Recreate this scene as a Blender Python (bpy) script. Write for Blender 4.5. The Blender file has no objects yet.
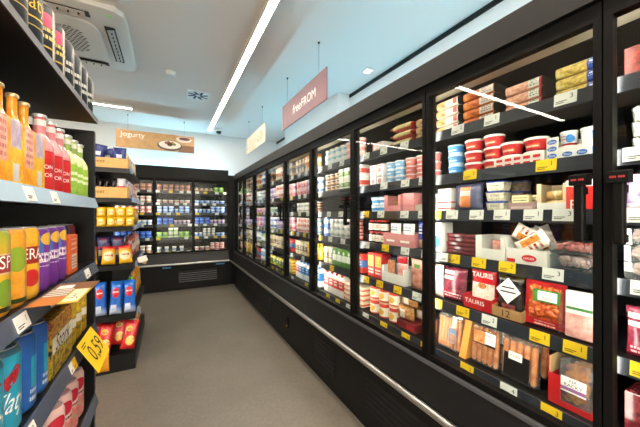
import bpy, bmesh, math, random
from mathutils import Matrix, Vector
random.seed(7)
C = bpy.context.scene.collection
PI = math.pi
sc = bpy.context.scene

# ------------------------------------------------------------------ colour + materials
def lin(h):
    h = h.lstrip('#')
    out = []
    for i in (0, 2, 4):
        v = int(h[i:i+2], 16) / 255
        out.append(v / 12.92 if v <= .04045 else ((v + .055) / 1.055) ** 2.4)
    return (*out, 1.0)

MATS = {}
def mat(name, col, rough=.5, metal=0.0, emit=None, estr=0.0, spec=.5, bump=None):
    if name in MATS: return MATS[name]
    m = bpy.data.materials.new(name); m.use_nodes = True
    b = m.node_tree.nodes['Principled BSDF']
    b.inputs['Base Color'].default_value = lin(col)
    b.inputs['Roughness'].default_value = rough
    b.inputs['Metallic'].default_value = metal
    b.inputs['Specular IOR Level'].default_value = spec
    if emit:
        b.inputs['Emission Color'].default_value = lin(emit)
        b.inputs['Emission Strength'].default_value = estr
    if bump:
        nt = m.node_tree
        tc = nt.nodes.new('ShaderNodeTexCoord'); n = nt.nodes.new('ShaderNodeTexNoise')
        n.inputs['Scale'].default_value = bump[0]; n.inputs['Detail'].default_value = 3
        bp = nt.nodes.new('ShaderNodeBump'); bp.inputs['Strength'].default_value = bump[1]; bp.inputs['Distance'].default_value = .002
        nt.links.new(tc.outputs['Object'], n.inputs['Vector']); nt.links.new(n.outputs['Fac'], bp.inputs['Height'])
        nt.links.new(bp.outputs['Normal'], b.inputs['Normal'])
    MATS[name] = m
    return m

def glassy(name, tint='#ffffff', f0=.04, rough=0.0, milky=0.0, milk='#ffffff'):
    """see-through sheet: Schlick reflection over a straight-through tint"""
    if name in MATS: return MATS[name]
    m = bpy.data.materials.new(name); m.use_nodes = True
    nt = m.node_tree; N = nt.nodes; L = nt.links
    N.clear()
    out = N.new('ShaderNodeOutputMaterial')
    lw = N.new('ShaderNodeLayerWeight'); lw.inputs['Blend'].default_value = .5
    p = N.new('ShaderNodeMath'); p.operation = 'POWER'; p.inputs[1].default_value = 5
    ma = N.new('ShaderNodeMath'); ma.operation = 'MULTIPLY_ADD'; ma.inputs[1].default_value = 1 - f0; ma.inputs[2].default_value = f0
    L.new(lw.outputs['Facing'], p.inputs[0]); L.new(p.outputs[0], ma.inputs[0])
    tr = N.new('ShaderNodeBsdfTransparent'); tr.inputs['Color'].default_value = lin(tint)
    gl = N.new('ShaderNodeBsdfGlossy'); gl.inputs['Roughness'].default_value = rough
    mx = N.new('ShaderNodeMixShader')
    L.new(ma.outputs[0], mx.inputs[0]); L.new(gl.outputs[0], mx.inputs[2])
    if milky > 0:
        df = N.new('ShaderNodeBsdfDiffuse'); df.inputs['Color'].default_value = lin(milk)
        m2 = N.new('ShaderNodeMixShader'); m2.inputs[0].default_value = milky
        L.new(tr.outputs[0], m2.inputs[1]); L.new(df.outputs[0], m2.inputs[2]); L.new(m2.outputs[0], mx.inputs[1])
    else:
        L.new(tr.outputs[0], mx.inputs[1])
    L.new(mx.outputs[0], out.inputs['Surface'])
    MATS[name] = m
    return m

def pack(name, base, els=(), rough=.38, coat=0.0, bump=None):
    """printed packaging: shapes in the printed object's own front-face coordinates (x across, z up, 0..1)
    ('r',x0,x1,z0,z1,col) rectangle  ('e',cx,cz,rx,rz,col) ellipse
    ('nr',x0,x1,z0,z1,[cols],scale) mottled rectangle  ('ne',cx,cz,rx,rz,[cols],scale)
    ('t',x0,x1,z0,z1,col,lines) small print  ('g',z0,z1,col) fade to col from z0 to z1"""
    if name in MATS: return MATS[name]
    m = bpy.data.materials.new(name); m.use_nodes = True
    nt = m.node_tree; N = nt.nodes; L = nt.links
    b = N['Principled BSDF']; b.inputs['Roughness'].default_value = rough; b.inputs['Coat Weight'].default_value = coat
    tc = N.new('ShaderNodeTexCoord'); sp = N.new('ShaderNodeSeparateXYZ'); L.new(tc.outputs['Generated'], sp.inputs[0])
    X, Z = sp.outputs['X'], sp.outputs['Z']
    def math_(op, a, bb, c=None):
        n = N.new('ShaderNodeMath'); n.operation = op
        for i, v in enumerate((a, bb, c)):
            if v is None: continue
            if isinstance(v, (int, float)): n.inputs[i].default_value = v
            else: L.new(v, n.inputs[i])
        return n.outputs[0]
    def rect(x0, x1, z0, z1):
        a = math_('COMPARE', X, (x0 + x1) / 2, (x1 - x0) / 2); c = math_('COMPARE', Z, (z0 + z1) / 2, (z1 - z0) / 2)
        return math_('MULTIPLY', a, c)
    def ell(cx, cz, rx, rz):
        a = N.new('ShaderNodeVectorMath'); a.operation = 'SUBTRACT'; a.inputs[1].default_value = (cx, 0, cz); L.new(tc.outputs['Generated'], a.inputs[0])
        s = N.new('ShaderNodeVectorMath'); s.operation = 'MULTIPLY'; s.inputs[1].default_value = (1 / rx, 0, 1 / rz); L.new(a.outputs[0], s.inputs[0])
        l = N.new('ShaderNodeVectorMath'); l.operation = 'LENGTH'; L.new(s.outputs[0], l.inputs[0])
        return math_('LESS_THAN', l.outputs['Value'], 1.0)
    def noisecol(cols, scale):
        n = N.new('ShaderNodeTexNoise'); n.inputs['Scale'].default_value = scale; n.inputs['Detail'].default_value = 4; n.inputs['Roughness'].default_value = .65
        L.new(tc.outputs['Object'], n.inputs['Vector'])
        r = N.new('ShaderNodeValToRGB'); L.new(n.outputs['Fac'], r.inputs[0])
        cr = r.color_ramp; k = len(cols)
        cr.elements[0].position = .33; cr.elements[0].color = lin(cols[0])
        cr.elements[1].position = .67; cr.elements[1].color = lin(cols[-1])
        for i in range(1, k - 1):
            e = cr.elements.new(.33 + .34 * i / (k - 1)); e.color = lin(cols[i])
        return r.outputs[0]
    if isinstance(base, (list, tuple)):
        cur = noisecol(base[0], base[1])
    else:
        rgb = N.new('ShaderNodeRGB'); rgb.outputs[0].default_value = lin(base); cur = rgb.outputs[0]
    for e in els:
        col = None
        if e[0] == 'r': f = rect(*e[1:5]); col = lin(e[5])
        elif e[0] == 'e': f = ell(*e[1:5]); col = lin(e[5])
        elif e[0] == 'nr': f = rect(*e[1:5]); src = noisecol(e[5], e[6])
        elif e[0] == 'ne': f = ell(*e[1:5]); src = noisecol(e[5], e[6])
        elif e[0] == 'g':
            mr = N.new('ShaderNodeMapRange'); mr.inputs['From Min'].default_value = e[1]; mr.inputs['From Max'].default_value = e[2]
            L.new(Z, mr.inputs['Value']); f = mr.outputs[0]; col = lin(e[3])
        elif e[0] == 't':
            f0 = rect(*e[1:5])
            fr = math_('FRACT', math_('MULTIPLY', Z, e[6] / (e[4] - e[3])), 0)
            ln = math_('COMPARE', fr, .5, .26)
            n = N.new('ShaderNodeTexNoise'); n.noise_dimensions = '1D'; n.inputs['Scale'].default_value = 1
            L.new(math_('ADD', math_('MULTIPLY', X, 26), math_('MULTIPLY', math_('FLOOR', math_('MULTIPLY', Z, e[6] / (e[4] - e[3])), 0), 13.7)), n.inputs['W'])
            f = math_('MULTIPLY', math_('MULTIPLY', f0, ln), math_('GREATER_THAN', n.outputs['Fac'], .44)); col = lin(e[5])
        mx = N.new('ShaderNodeMix'); mx.data_type = 'RGBA'
        L.new(f, mx.inputs[0]); L.new(cur, mx.inputs[6])
        if col is not None: mx.inputs[7].default_value = col
        else: L.new(src, mx.inputs[7])
        cur = mx.outputs[2]
    L.new(cur, b.inputs['Base Color'])
    if bump:
        n = N.new('ShaderNodeTexNoise'); n.inputs['Scale'].default_value = bump[0]; n.inputs['Detail'].default_value = 2
        L.new(tc.outputs['Object'], n.inputs['Vector'])
        bp = N.new('ShaderNodeBump'); bp.inputs['Strength'].default_value = bump[1]; bp.inputs['Distance'].default_value = .004
        L.new(n.outputs['Fac'], bp.inputs['Height']); L.new(bp.outputs['Normal'], b.inputs['Normal'])
    MATS[name] = m
    return m

# ------------------------------------------------------------------ mesh helpers
def new(): return bmesh.new()
def fin(bm, name, mats, smooth=False, ang=None):
    if not isinstance(mats, (list, tuple)): mats = [mats]
    bmesh.ops.recalc_face_normals(bm, faces=bm.faces)
    me = bpy.data.meshes.new(name)
    bm.to_mesh(me); bm.free()
    for m in mats: me.materials.append(m)
    if smooth:
        me.polygons.foreach_set('use_smooth', [True] * len(me.polygons))
        if ang is not None:
            try: me.set_sharp_from_angle(angle=ang)
            except Exception: pass
    return me
def box(bm, x0, x1, y0, y1, z0, z1, mi=0, bev=0, seg=1):
    vs = [bm.verts.new((x, y, z)) for z in (z0, z1) for y in (y0, y1) for x in (x0, x1)]
    fs = [bm.faces.new([vs[i] for i in q]) for q in ((0, 1, 3, 2), (4, 6, 7, 5), (0, 4, 5, 1), (2, 3, 7, 6), (0, 2, 6, 4), (1, 5, 7, 3))]
    for f in fs: f.material_index = mi
    if bev:
        es = list({e for f in fs for e in f.edges})
        r = bmesh.ops.bevel(bm, geom=es, offset=bev, segments=seg, profile=.5, affect='EDGES')
        for f in r['faces']: f.material_index = mi
    return fs
def prism(bm, prof, x0, x1, mi=0):
    """profile [(y,z)..] swept along x"""
    a = [bm.verts.new((x0, y, z)) for y, z in prof]; b = [bm.verts.new((x1, y, z)) for y, z in prof]
    n = len(prof); fs = [bm.faces.new(a), bm.faces.new(b[::-1])]
    for i in range(n): fs.append(bm.faces.new((a[i], b[i], b[(i + 1) % n], a[(i + 1) % n])))
    for f in fs: f.material_index = mi
    return fs
def lathe(bm, prof, cx=0, cy=0, seg=16, mi=0, sq=0, ry=1.0):
    """profile [(r,z)..]; sq>0 pulls the circle towards a rounded square"""
    rings = []
    for r, z in prof:
        ring = []
        for k in range(seg):
            a = 2 * PI * (k + .5) / seg; c, s = math.cos(a), math.sin(a)
            if sq:
                q = (abs(c) ** sq + abs(s) ** sq) ** (-1 / sq)
                c, s = c * q, s * q
            ring.append(bm.verts.new((cx + r * c, cy + r * ry * s, z)))
        rings.append(ring)
    for i in range(len(rings) - 1):
        m = mi[i] if isinstance(mi, (list, tuple)) else mi
        for k in range(seg):
            f = bm.faces.new((rings[i][k], rings[i][(k + 1) % seg], rings[i + 1][(k + 1) % seg], rings[i + 1][k])); f.material_index = m
    m0 = mi[0] if isinstance(mi, (list, tuple)) else mi; m1 = mi[-1] if isinstance(mi, (list, tuple)) else mi
    bm.faces.new(rings[0][::-1]).material_index = m0; bm.faces.new(rings[-1]).material_index = m1
def tube(bm, pts, r, seg=8, mi=0):
    pts = [Vector(p) for p in pts]; rings = []
    for i, p in enumerate(pts):
        t = (pts[min(i + 1, len(pts) - 1)] - pts[max(i - 1, 0)]).normalized()
        u = t.cross(Vector((0, 0, 1)));
        if u.length < 1e-3: u = t.cross(Vector((1, 0, 0)))
        u.normalize(); v = t.cross(u)
        rings.append([bm.verts.new(p + (u * math.cos(2 * PI * k / seg) + v * math.sin(2 * PI * k / seg)) * r) for k in range(seg)])
    for i in range(len(rings) - 1):
        for k in range(seg):
            bm.faces.new((rings[i][k], rings[i][(k + 1) % seg], rings[i + 1][(k + 1) % seg], rings[i + 1][k])).material_index = mi
    bm.faces.new(rings[0][::-1]).material_index = mi; bm.faces.new(rings[-1]).material_index = mi
TXT = {}
def text_geo(s):
    if s in TXT: return TXT[s]
    cu = bpy.data.curves.new('lettering', 'FONT'); cu.body = s; cu.size = 1; cu.resolution_u = 3
    ob = bpy.data.objects.new('lettering', cu); C.objects.link(ob)
    bpy.context.view_layer.update()
    dg = bpy.context.evaluated_depsgraph_get()
    me = ob.evaluated_get(dg).to_mesh()
    vs = [v.co.copy() for v in me.vertices]; fs = [tuple(p.vertices) for p in me.polygons]
    ob.evaluated_get(dg).to_mesh_clear()
    bpy.data.objects.remove(ob); bpy.data.curves.remove(cu)
    x0 = min(v.x for v in vs); x1 = max(v.x for v in vs); z0 = min(v.y for v in vs); z1 = max(v.y for v in vs)
    TXT[s] = ([((v.x - (x0 + x1) / 2) / (x1 - x0), (v.y - (z0 + z1) / 2) / (z1 - z0)) for v in vs], fs, (x1 - x0) / (z1 - z0))
    return TXT[s]
def text(bm, s, cx, cz, w=None, h=None, y=-.0008, mi=0, cyl=None, slant=0.0, M=None):
    """lettering on a front face; cyl=(radius) bends it round a can whose front is at y=0"""
    vs, fs, asp = text_geo(s)
    if w is None: w = h * asp
    if h is None: h = w / asp
    out = []
    for a, b in vs:
        x, z = cx + a * w + slant * b * h, cz + b * h
        if cyl: p = Vector((cyl * math.sin(x / cyl), cyl - (cyl - y) * math.cos(x / cyl), z))
        else: p = Vector((x, y, z))
        if M is not None: p = M @ p
        out.append(bm.verts.new(p))
    for f in fs:
        try: bm.faces.new([out[i] for i in f]).material_index = mi
        except ValueError: pass

# ------------------------------------------------------------------ objects
def obj(name, me, parent=None, loc=(0, 0, 0), rot=(0, 0, 0), label=None):
    o = bpy.data.objects.new(name, me); C.objects.link(o)
    o.location = loc; o.rotation_euler = rot
    if parent: o.parent = parent
    if label: o['label'] = label
    return o
def tag(o, label, cat, group=None):
    o['label'] = label; o['category'] = cat
    if group: o['group'] = group
    return o
def struct(name, me, loc=(0, 0, 0), rot=(0, 0, 0), parent=None):
    o = obj(name, me, parent, loc, rot); o['kind'] = 'structure'; return o
def thing(name, label, cat, loc=(0, 0, 0), rz=0, group=None):
    o = obj(name, None, None, loc, (0, 0, rz)); return tag(o, label, cat, group)

# shared materials
BLK = mat('black_metal', '#0b0b0c', .42, spec=.3)
BLK2 = mat('black_inside', '#08080a', .65, spec=.25)
FRAME = mat('door_frame_black', '#060606', .5, spec=.12)
DGREY = mat('dark_grey_panel', '#0a0a0b', .5, spec=.22)
FASC = mat('fascia_grey', '#171716', .6, spec=.15)
CREAM = mat('duct_cream', '#d8d2bd', .6)
ALU = mat('brushed_aluminium', '#b9b8b4', .33, 1.0)
RAIL = mat('price_rail_grey', '#2a2e36', .3)
SILVER = mat('silver_paint', '#8c9096', .35, .6)
WHT = mat('white_plastic', '#e9e8e4', .4)
PAPER = mat('white_paper', '#eeece6', .6)
YEL = mat('yellow_paper', '#f2c81c', .55)
INK = mat('black_ink', '#141414', .6)
REDINK = mat('red_ink', '#c3161c', .45)
WINK = mat('white_ink', '#f4f2ee', .5)
BLUEINK = mat('blue_ink', '#1d5fb4', .45)
GOLD = mat('gold_ink', '#d8ae3c', .35, .35)
KRAFT = pack('kraft_cardboard', (['#c99c5c', '#d6ab6b'], 30), rough=.75)
GREYBOARD = mat('white_cardboard', '#dedad2', .65)
PINKBOARD = mat('pink_cardboard', '#d08585', .6)
REDBOARD = mat('red_cardboard', '#b3161b', .5)
ORBOARD = mat('orange_cardboard', '#e2933a', .6)
TANBOARD = mat('tan_cardboard', '#a47a4a', .7)
MAUVEBOARD = mat('mauve_cardboard', '#9c7f7a', .65)
GLASS = glassy('door_glass', '#f4f8f7', .028)
FILM = glassy('clear_film', '#f6f6f6', .05, .08, .05)
CLEARP = glassy('clear_plastic', '#f2f5f5', .05, .05, .04)

# ------------------------------------------------------------------ product templates
class T:
    def __init__(s, name, cat, desc, w, d, h, root, kids=(), plural=None, tops=None):
        s.name, s.cat, s.desc, s.w, s.d, s.h, s.root, s.kids = name, cat, desc, w, d, h, root, list(kids)
        s.plural = plural or desc + 's'
def variant(t, desc, **k):
    n = T(t.name, t.cat, desc, t.w, t.d, t.h, t.root, t.kids); return n
REC = []
ORD = ['', 'first', 'second', 'third', 'fourth', 'fifth', 'sixth', 'seventh', 'eighth', 'ninth', 'tenth', 'eleventh', 'twelfth', 'thirteenth', 'fourteenth', 'fifteenth', 'sixteenth']
def put(t, loc, rz, place, key, level=0, tilt=0, roll=0, jit=.0):
    """place: where it stands, in words; key: order along the shelf, counted from the corner; level: height in its stack"""
    o = bpy.data.objects.new(t.name, t.root); C.objects.link(o)
    lift = 1.3 * t.d * math.sin(abs(tilt)) + t.w / 2 * math.sin(abs(roll))
    o.location = (loc[0], loc[1], loc[2] + lift); o.rotation_euler = (tilt, roll, rz + (random.uniform(-jit, jit) if jit else 0))
    o['category'] = t.cat
    for k in t.kids:
        c = bpy.data.objects.new(k[0], k[1]); C.objects.link(c); c.parent = o; c.location = k[2] if len(k) > 2 else (0, 0, 0)
        if len(k) > 3 and k[3]: c['label'] = k[3]
    REC.append(dict(o=o, desc=t.desc, plural=t.plural, place=place, key=round(key, 3), lv=level))
    return o
def label_all():
    by = {}
    for r in REC: by.setdefault((r['desc'], r['place']), []).append(r)
    for (desc, place), rs in by.items():
        cols = sorted({r['key'] for r in rs})
        for r in rs:
            n = cols.index(r['key']) + 1
            col = sorted(q['lv'] for q in rs if q['key'] == r['key'])
            k = len(col); li = col.index(r['lv'])
            pos = None
            if k == 2: pos = ('lower', 'upper')[li]
            elif k == 3: pos = ('bottom', 'middle', 'top')[li]
            elif k == 4: pos = ('bottom', 'second-up', 'third-up', 'top')[li]
            elif k > 4: pos = 'bottom' if li == 0 else 'top' if li == k - 1 else ORD[li + 1] + '-up'
            mid = ''
            if pos and len(cols) > 1: mid = f', {pos} of {ORD[n]} stack'
            elif pos: mid = f', {pos} of its stack'
            elif len(cols) > 1: mid = f', {ORD[n]} along'
            if len(cols) > 1:
                frm = ' from corner' if 'door' in place else ' from drinks shelving' if 'aisle side' not in place and 'snack display' in place else ' from near end'
                if len(f"{desc}{mid}{frm}, {place}".replace('-', ' ').replace("'", ' ').split()) <= 16: mid += frm
            r['o']['label'] = f"{desc}{mid}, {place}"
            if len(rs) > 1: r['o']['group'] = f"{r['plural']}, {place}"

def tub(desc, r, h, bodym, lidm, sq=0, taper=.84, name='dairy_tub', cat='tub', plural=None, lidh=.007, seg=18):
    bm = new(); lathe(bm, [(r * taper * .93, 0), (r * taper, .002), (r * .96, h - lidh), (r * .9, h - lidh + .0005)], 0, r, seg, 0, sq)
    b = fin(bm, name, bodym, True, .6)
    bm = new(); lathe(bm, [(r * .985, h - lidh), (r, h - lidh + .0015), (r, h - .0035), (r * .95, h - .0012), (r * .86, h - .0012), (r * .84, h - .003)], 0, r, seg, 0, sq)
    l = fin(bm, 'lid', lidm, True, .6)
    return T(name, cat, desc, 2 * r, 2 * r, h, b, [('lid', l)], plural)
def cbox(desc, w, d, h, m, name='food_carton', cat='carton', txt=None, plural=None, bev=.002, kids=()):
    bm = new(); box(bm, -w / 2, w / 2, 0, d, 0, h, 0, bev)
    b = fin(bm, name, m)
    ks = list(kids)
    if txt:
        for s, cx, cz, tw, tm in txt:
            bm = new(); text(bm, s, cx, cz, w=tw); ks.append(('lettering', fin(bm, 'lettering', tm)))
    return T(name, cat, desc, w, d, h, b, ks, plural)
def gable(desc, w, h, m, capm, name='milk_carton', cat='carton'):
    bm = new(); hb = h * .78; g = w * .06
    prof = [(0, 0), (w, 0), (w, hb), (w / 2 + g / 2, h - .012), (w / 2 + g / 2, h), (w / 2 - g / 2, h), (w / 2 - g / 2, h - .012), (0, hb)]
    prism(bm, prof, -w / 2, w / 2); b = fin(bm, name, m)
    bm = new(); lathe(bm, [(.011, 0), (.011, .012), (.009, .014)], 0, 0, 10)
    for v in bm.verts: v.co = Matrix.Translation((0, w * .26, hb + (h - hb) * .52)) @ Matrix.Rotation(math.radians(40), 4, 'X') @ v.co
    return T(name, cat, desc, w, w, h, b, [('cap', fin(bm, 'cap', capm))])
def bottle(desc, r, h, bodym, capm, labm=None, lab=(.15, .5), neck=.34, shoulder=.55, name='drink_bottle', cat='bottle', foil=None, seg=16, kid=()):
    nr = r * neck; hs = h * shoulder; hn = h * (shoulder + .2); ct = h * .94
    bm = new(); lathe(bm, [(r * .9, 0), (r, .005), (r, hs), (r * .93, hs + (hn - hs) * .3), (nr * 1.35, hs + (hn - hs) * .8), (nr, hn), (nr, ct), (nr * 1.12, ct + .002), (nr * 1.12, h * .965)], 0, r, seg)
    b = fin(bm, name, bodym, True, .7); ks = []
    bm = new(); lathe(bm, [(nr * 1.3, h * .955), (nr * 1.32, h * .965), (nr * 1.25, h * .99), (nr * 1.05, h)], 0, r, 12)
    ks.append(('cap', fin(bm, 'cap', capm, True, .6)))
    if labm:
        bm = new(); lathe(bm, [(r * 1.004, h * lab[0]), (r * 1.012, h * lab[0] + .001), (r * 1.012, h * lab[1] - .001), (r * 1.004, h * lab[1])], 0, r, seg)
        ks.append(('label', fin(bm, 'label', labm, True, .6)))
    if foil:
        bm = new(); lathe(bm, [(nr * 1.02, hn), (nr * 1.08, hn + .001), (nr * 1.08, ct - .004), (nr * 1.02, ct - .003)], 0, r, 12)
        ks.append(('neck_label', fin(bm, 'neck_label', foil, True, .6)))
    return T(name, cat, desc, 2 * r, 2 * r, h, b, ks + list(kid))
CANM = mat('can_metal', '#d0d1d3', .3, .6)
def can(desc, r, h, m, txt=None, name='drink_can', kid=(), lidm=None):
    bm = new(); lathe(bm, [(r * .8, 0), (r * .88, .004), (r, .012), (r, h - .016), (r * .93, h - .008), (r * .84, h - .003)], 0, r, 20)
    b = fin(bm, name, m, True, .7)
    bm = new(); lathe(bm, [(r * .84, h - .003), (r * .865, h - .0015), (r * .85, h), (r * .8, h - .001), (r * .78, h - .004)], 0, r, 18)
    ks = [('lid', fin(bm, 'lid', lidm or CANM, True, .6))]
    for tx in (txt or []):
        s, cx, cz, tw, th, tm = tx[:6]
        bm = new(); text(bm, s, cx, cz, w=tw, h=th, cyl=r, slant=tx[6] if len(tx) > 6 else 0)
        ks.append(('lettering', fin(bm, 'lettering', tm)))
    return T(name, 'can', desc, 2 * r, 2 * r, h, b, ks + list(kid))
def jar(desc, r, h, m, lidm, labm=None, name='glass_jar', cat='jar'):
    bm = new(); lathe(bm, [(r * .92, 0), (r, .004), (r, h * .78), (r * .8, h * .86), (r * .8, h * .9)], 0, r, 16); b = fin(bm, name, m, True, .7)
    bm = new(); lathe(bm, [(r * .86, h * .87), (r * .86, h * .99), (r * .8, h)], 0, r, 16); ks = [('lid', fin(bm, 'lid', lidm, True, .6))]
    if labm:
        bm = new(); lathe(bm, [(r * 1.005, h * .14), (r * 1.012, h * .15), (r * 1.012, h * .68), (r * 1.005, h * .69)], 0, r, 16); ks.append(('label', fin(bm, 'label', labm, True, .6)))
    return T(name, cat, desc, 2 * r, 2 * r, h, b, ks)
def pillow(w, h, d, nx=10, nz=12, seed=0, crimp=.03, wr=.35):
    rnd = random.Random(seed); bm = new()
    ph = [rnd.uniform(0, 6.28) for _ in range(8)]
    F, B = [], []
    for j in range(nz + 1):
        fr, br = [], []
        v = j / nz
        for i in range(nx + 1):
            u = i / nx; a = abs(2 * u - 1); c = abs(2 * v - 1)
            t = max(0, 1 - a ** 3.2) ** .6 * max(0, 1 - c ** 4.5) ** .7
            wob = 1 + wr * .35 * math.sin(7 * u + ph[0] + 3 * v) * math.sin(6 * v + ph[1]) + wr * .25 * math.sin(17 * u + ph[2]) * (c ** 2)
            x = (u - .5) * w * (1 - .06 * (1 - c ** 2)); z = v * h
            k = d / 2 * t * wob
            fr.append(bm.verts.new((x, d / 2 - k - .0006, z))); br.append(bm.verts.new((x, d / 2 + k * .96 + .0006, z)))
        F.append(fr); B.append(br)
    for j in range(nz):
        for i in range(nx):
            bm.faces.new((F[j][i], F[j][i + 1], F[j + 1][i + 1], F[j + 1][i])); bm.faces.new((B[j][i], B[j + 1][i], B[j + 1][i + 1], B[j][i + 1]))
    for i in range(nx):
        bm.faces.new((F[0][i], B[0][i], B[0][i + 1], F[0][i + 1])); bm.faces.new((F[nz][i], F[nz][i + 1], B[nz][i + 1], B[nz][i]))
    for j in range(nz):
        bm.faces.new((F[j][0], F[j + 1][0], B[j + 1][0], B[j][0])); bm.faces.new((F[j][nx], B[j][nx], B[j + 1][nx], F[j + 1][nx]))
    return bm
def bag(desc, w, h, d, m, name='snack_bag', cat='bag', seed=0, txt=None, plural=None, kids=(), wr=.35):
    b = fin(pillow(w, h, d, seed=seed, wr=wr), name, m, True)
    ks = list(kids)
    for s, cx, cz, tw, tm in (txt or []):
        bm = new(); text(bm, s, cx, cz, w=tw, y=-d * .06); ks.append(('lettering', fin(bm, 'lettering', tm)))
    return T(name, cat, desc, w, d, h, b, ks, plural)
def sleeve(desc, w, d, h, m, endm, name='ready_meal_pack', cat='pack'):
    """flat tray in a printed sleeve with a rounded front; plain dark ends"""
    bm = new(); pr = [(d, 0), (d, h * .9), (d * .3, h), (.014, h * .98), (.003, h * .82), (0, h * .5), (.003, h * .12), (.008, 0)]
    fs = prism(bm, pr, -w / 2, w / 2); fs[0].material_index = 1; fs[1].material_index = 1
    return T(name, cat, desc, w, d, h, fin(bm, name, [m, endm]), [])
def label_card(w, h, cx, cz, m, y=-.0015, name='label', txt=None, t=.001, lab=None):
    bm = new(); box(bm, cx - w / 2, cx + w / 2, y, y + t, cz - h / 2, cz + h / 2)
    mats = [m]
    for k, (s, tx, tz, tw, tm) in enumerate(txt or []):
        text(bm, s, cx + tx, cz + tz, w=tw, y=y - .0006, mi=k + 1); mats.append(tm)
    return (name, fin(bm, name, mats), (0, 0, 0), lab)
def open_tray(desc, w, d, hf, hb, m, name='display_tray', cat='tray', txt=None, slope=True, liplabel=None, ucut=None, kids=(), t=.003):
    """shelf-ready cardboard tray: low front, higher back"""
    bm = new()
    box(bm, -w / 2, w / 2, 0, d, 0, t)
    if ucut:
        box(bm, -w / 2, -w / 2 + ucut, 0, t, t, hb); box(bm, w / 2 - ucut * .6, w / 2, 0, t, t, hb * .97); box(bm, -w / 2 + ucut, w / 2 - ucut * .6, 0, t, t, hf)
    else: box(bm, -w / 2, w / 2, 0, t, t, hf)
    box(bm, -w / 2, w / 2, d - t, d, t, hb)
    for s in (-1, 1):
        x0 = s * w / 2; x1 = x0 - s * t
        a, b_ = min(x0, x1), max(x0, x1)
        h0 = hb if ucut else hf
        prism(bm, [(t, t), (d - t, t), (d - t, hb), (d * .35 if not ucut else t, hb), (t, h0)], a, b_)
    b = fin(bm, name, m); ks = list(kids)
    for s, cx, cz, tw, tm in (txt or []):
        bm = new(); text(bm, s, cx, cz, w=tw); ks.append(('lettering', fin(bm, 'lettering', tm)))
    return T(name, cat, desc, w, d, hb, b, ks)
def lumps(w, d, h, n, m, seed=0, r=(.012, .02), y0=0, z0=0, name='meat', flat=1.0):
    """heap of food pieces kept as one part"""
    rnd = random.Random(seed); bm = new()
    for i in range(n):
        rr = rnd.uniform(*r)
        M = Matrix.Translation((rnd.uniform(-w / 2 + rr, w / 2 - rr), y0 + rnd.uniform(rr, max(rr, d - rr)), z0 + rnd.uniform(rr, max(rr, h - rr)))) @ Matrix.Rotation(rnd.uniform(0, 3), 4, 'Z') @ Matrix.Diagonal((rr, rr * rnd.uniform(.6, 1), rr * rnd.uniform(.6, 1) * flat, 1))
        bmesh.ops.create_icosphere(bm, subdivisions=2, radius=1, matrix=M)
    return (name, fin(bm, name, m, True))
def clear_tray(desc, w, d, h, fill, n, lid=None, kids=(), name='meat_tray', seed=0, r=(.01, .016), tray=None):
    """see-through tray with food inside"""
    bm = new(); s = .9
    t = .002
    # four sides + bottom with thickness
    box(bm, -w / 2 * s, w / 2 * s, d * .05, d * .95, 0, t)
    prism(bm, [(d * .05, t), (d * .05 + t, t), (t, h), (0, h)], -w / 2, w / 2); prism(bm, [(d * .95, t), (d * .95 - t, t), (d - t, h), (d, h)], -w / 2, w / 2)
    box(bm, -w / 2, -w / 2 + t, t, d - t, t, h); box(bm, w / 2 - t, w / 2, t, d - t, t, h)
    b = fin(bm, name, tray or CLEARP)
    return T(name, 'tray', desc, w, d, h, b, [lumps(w * .9, d * .7, h * .97, n, fill, seed, r, y0=d * .1, z0=.003)] + list(kids))
SAUS = pack('sausage_skin', (['#b8602c', '#d98646', '#eaa468'], 40), rough=.28)
def sausage_pack(desc, w, h, d, n, kids=(), lay=1, m=None, seed=0, back=None):
    """upright vacuum pack: backing card, a film pouch and each sausage in it"""
    bm = new(); box(bm, -w / 2, w / 2, d * .8, d * .8 + .002, 0, h * .97, 0)
    b = fin(bm, 'sausage_pack', back or CLEARP); ks = []
    r = w / n / 2 * .92
    for L in range(lay):
        for i in range(n):
            bm = new(); x = -w / 2 + (i + .5) * w / n; zz0 = .012 + L * .03; zz1 = h * .86 + L * .02; yy = d * .38 + L * .006
            lathe(bm, [(r * .35, zz0 - r * .6), (r * .8, zz0 - r * .2), (r, zz0 + r * .5), (r * 1.02, (zz0 + zz1) / 2), (r, zz1 - r * .5), (r * .8, zz1 + r * .2), (r * .35, zz1 + r * .6)], x, yy, 10)
            ks.append(('sausage', fin(bm, 'sausage', m or SAUS, True)))
    bm = new(); box(bm, -w / 2, w / 2, .002, d * .78, .001, h, 0, .004)
    ks.append(('film', fin(bm, 'film', FILM)))
    return T('sausage_pack', 'pack', desc, w, d, h, b, ks + list(kids))

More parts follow.
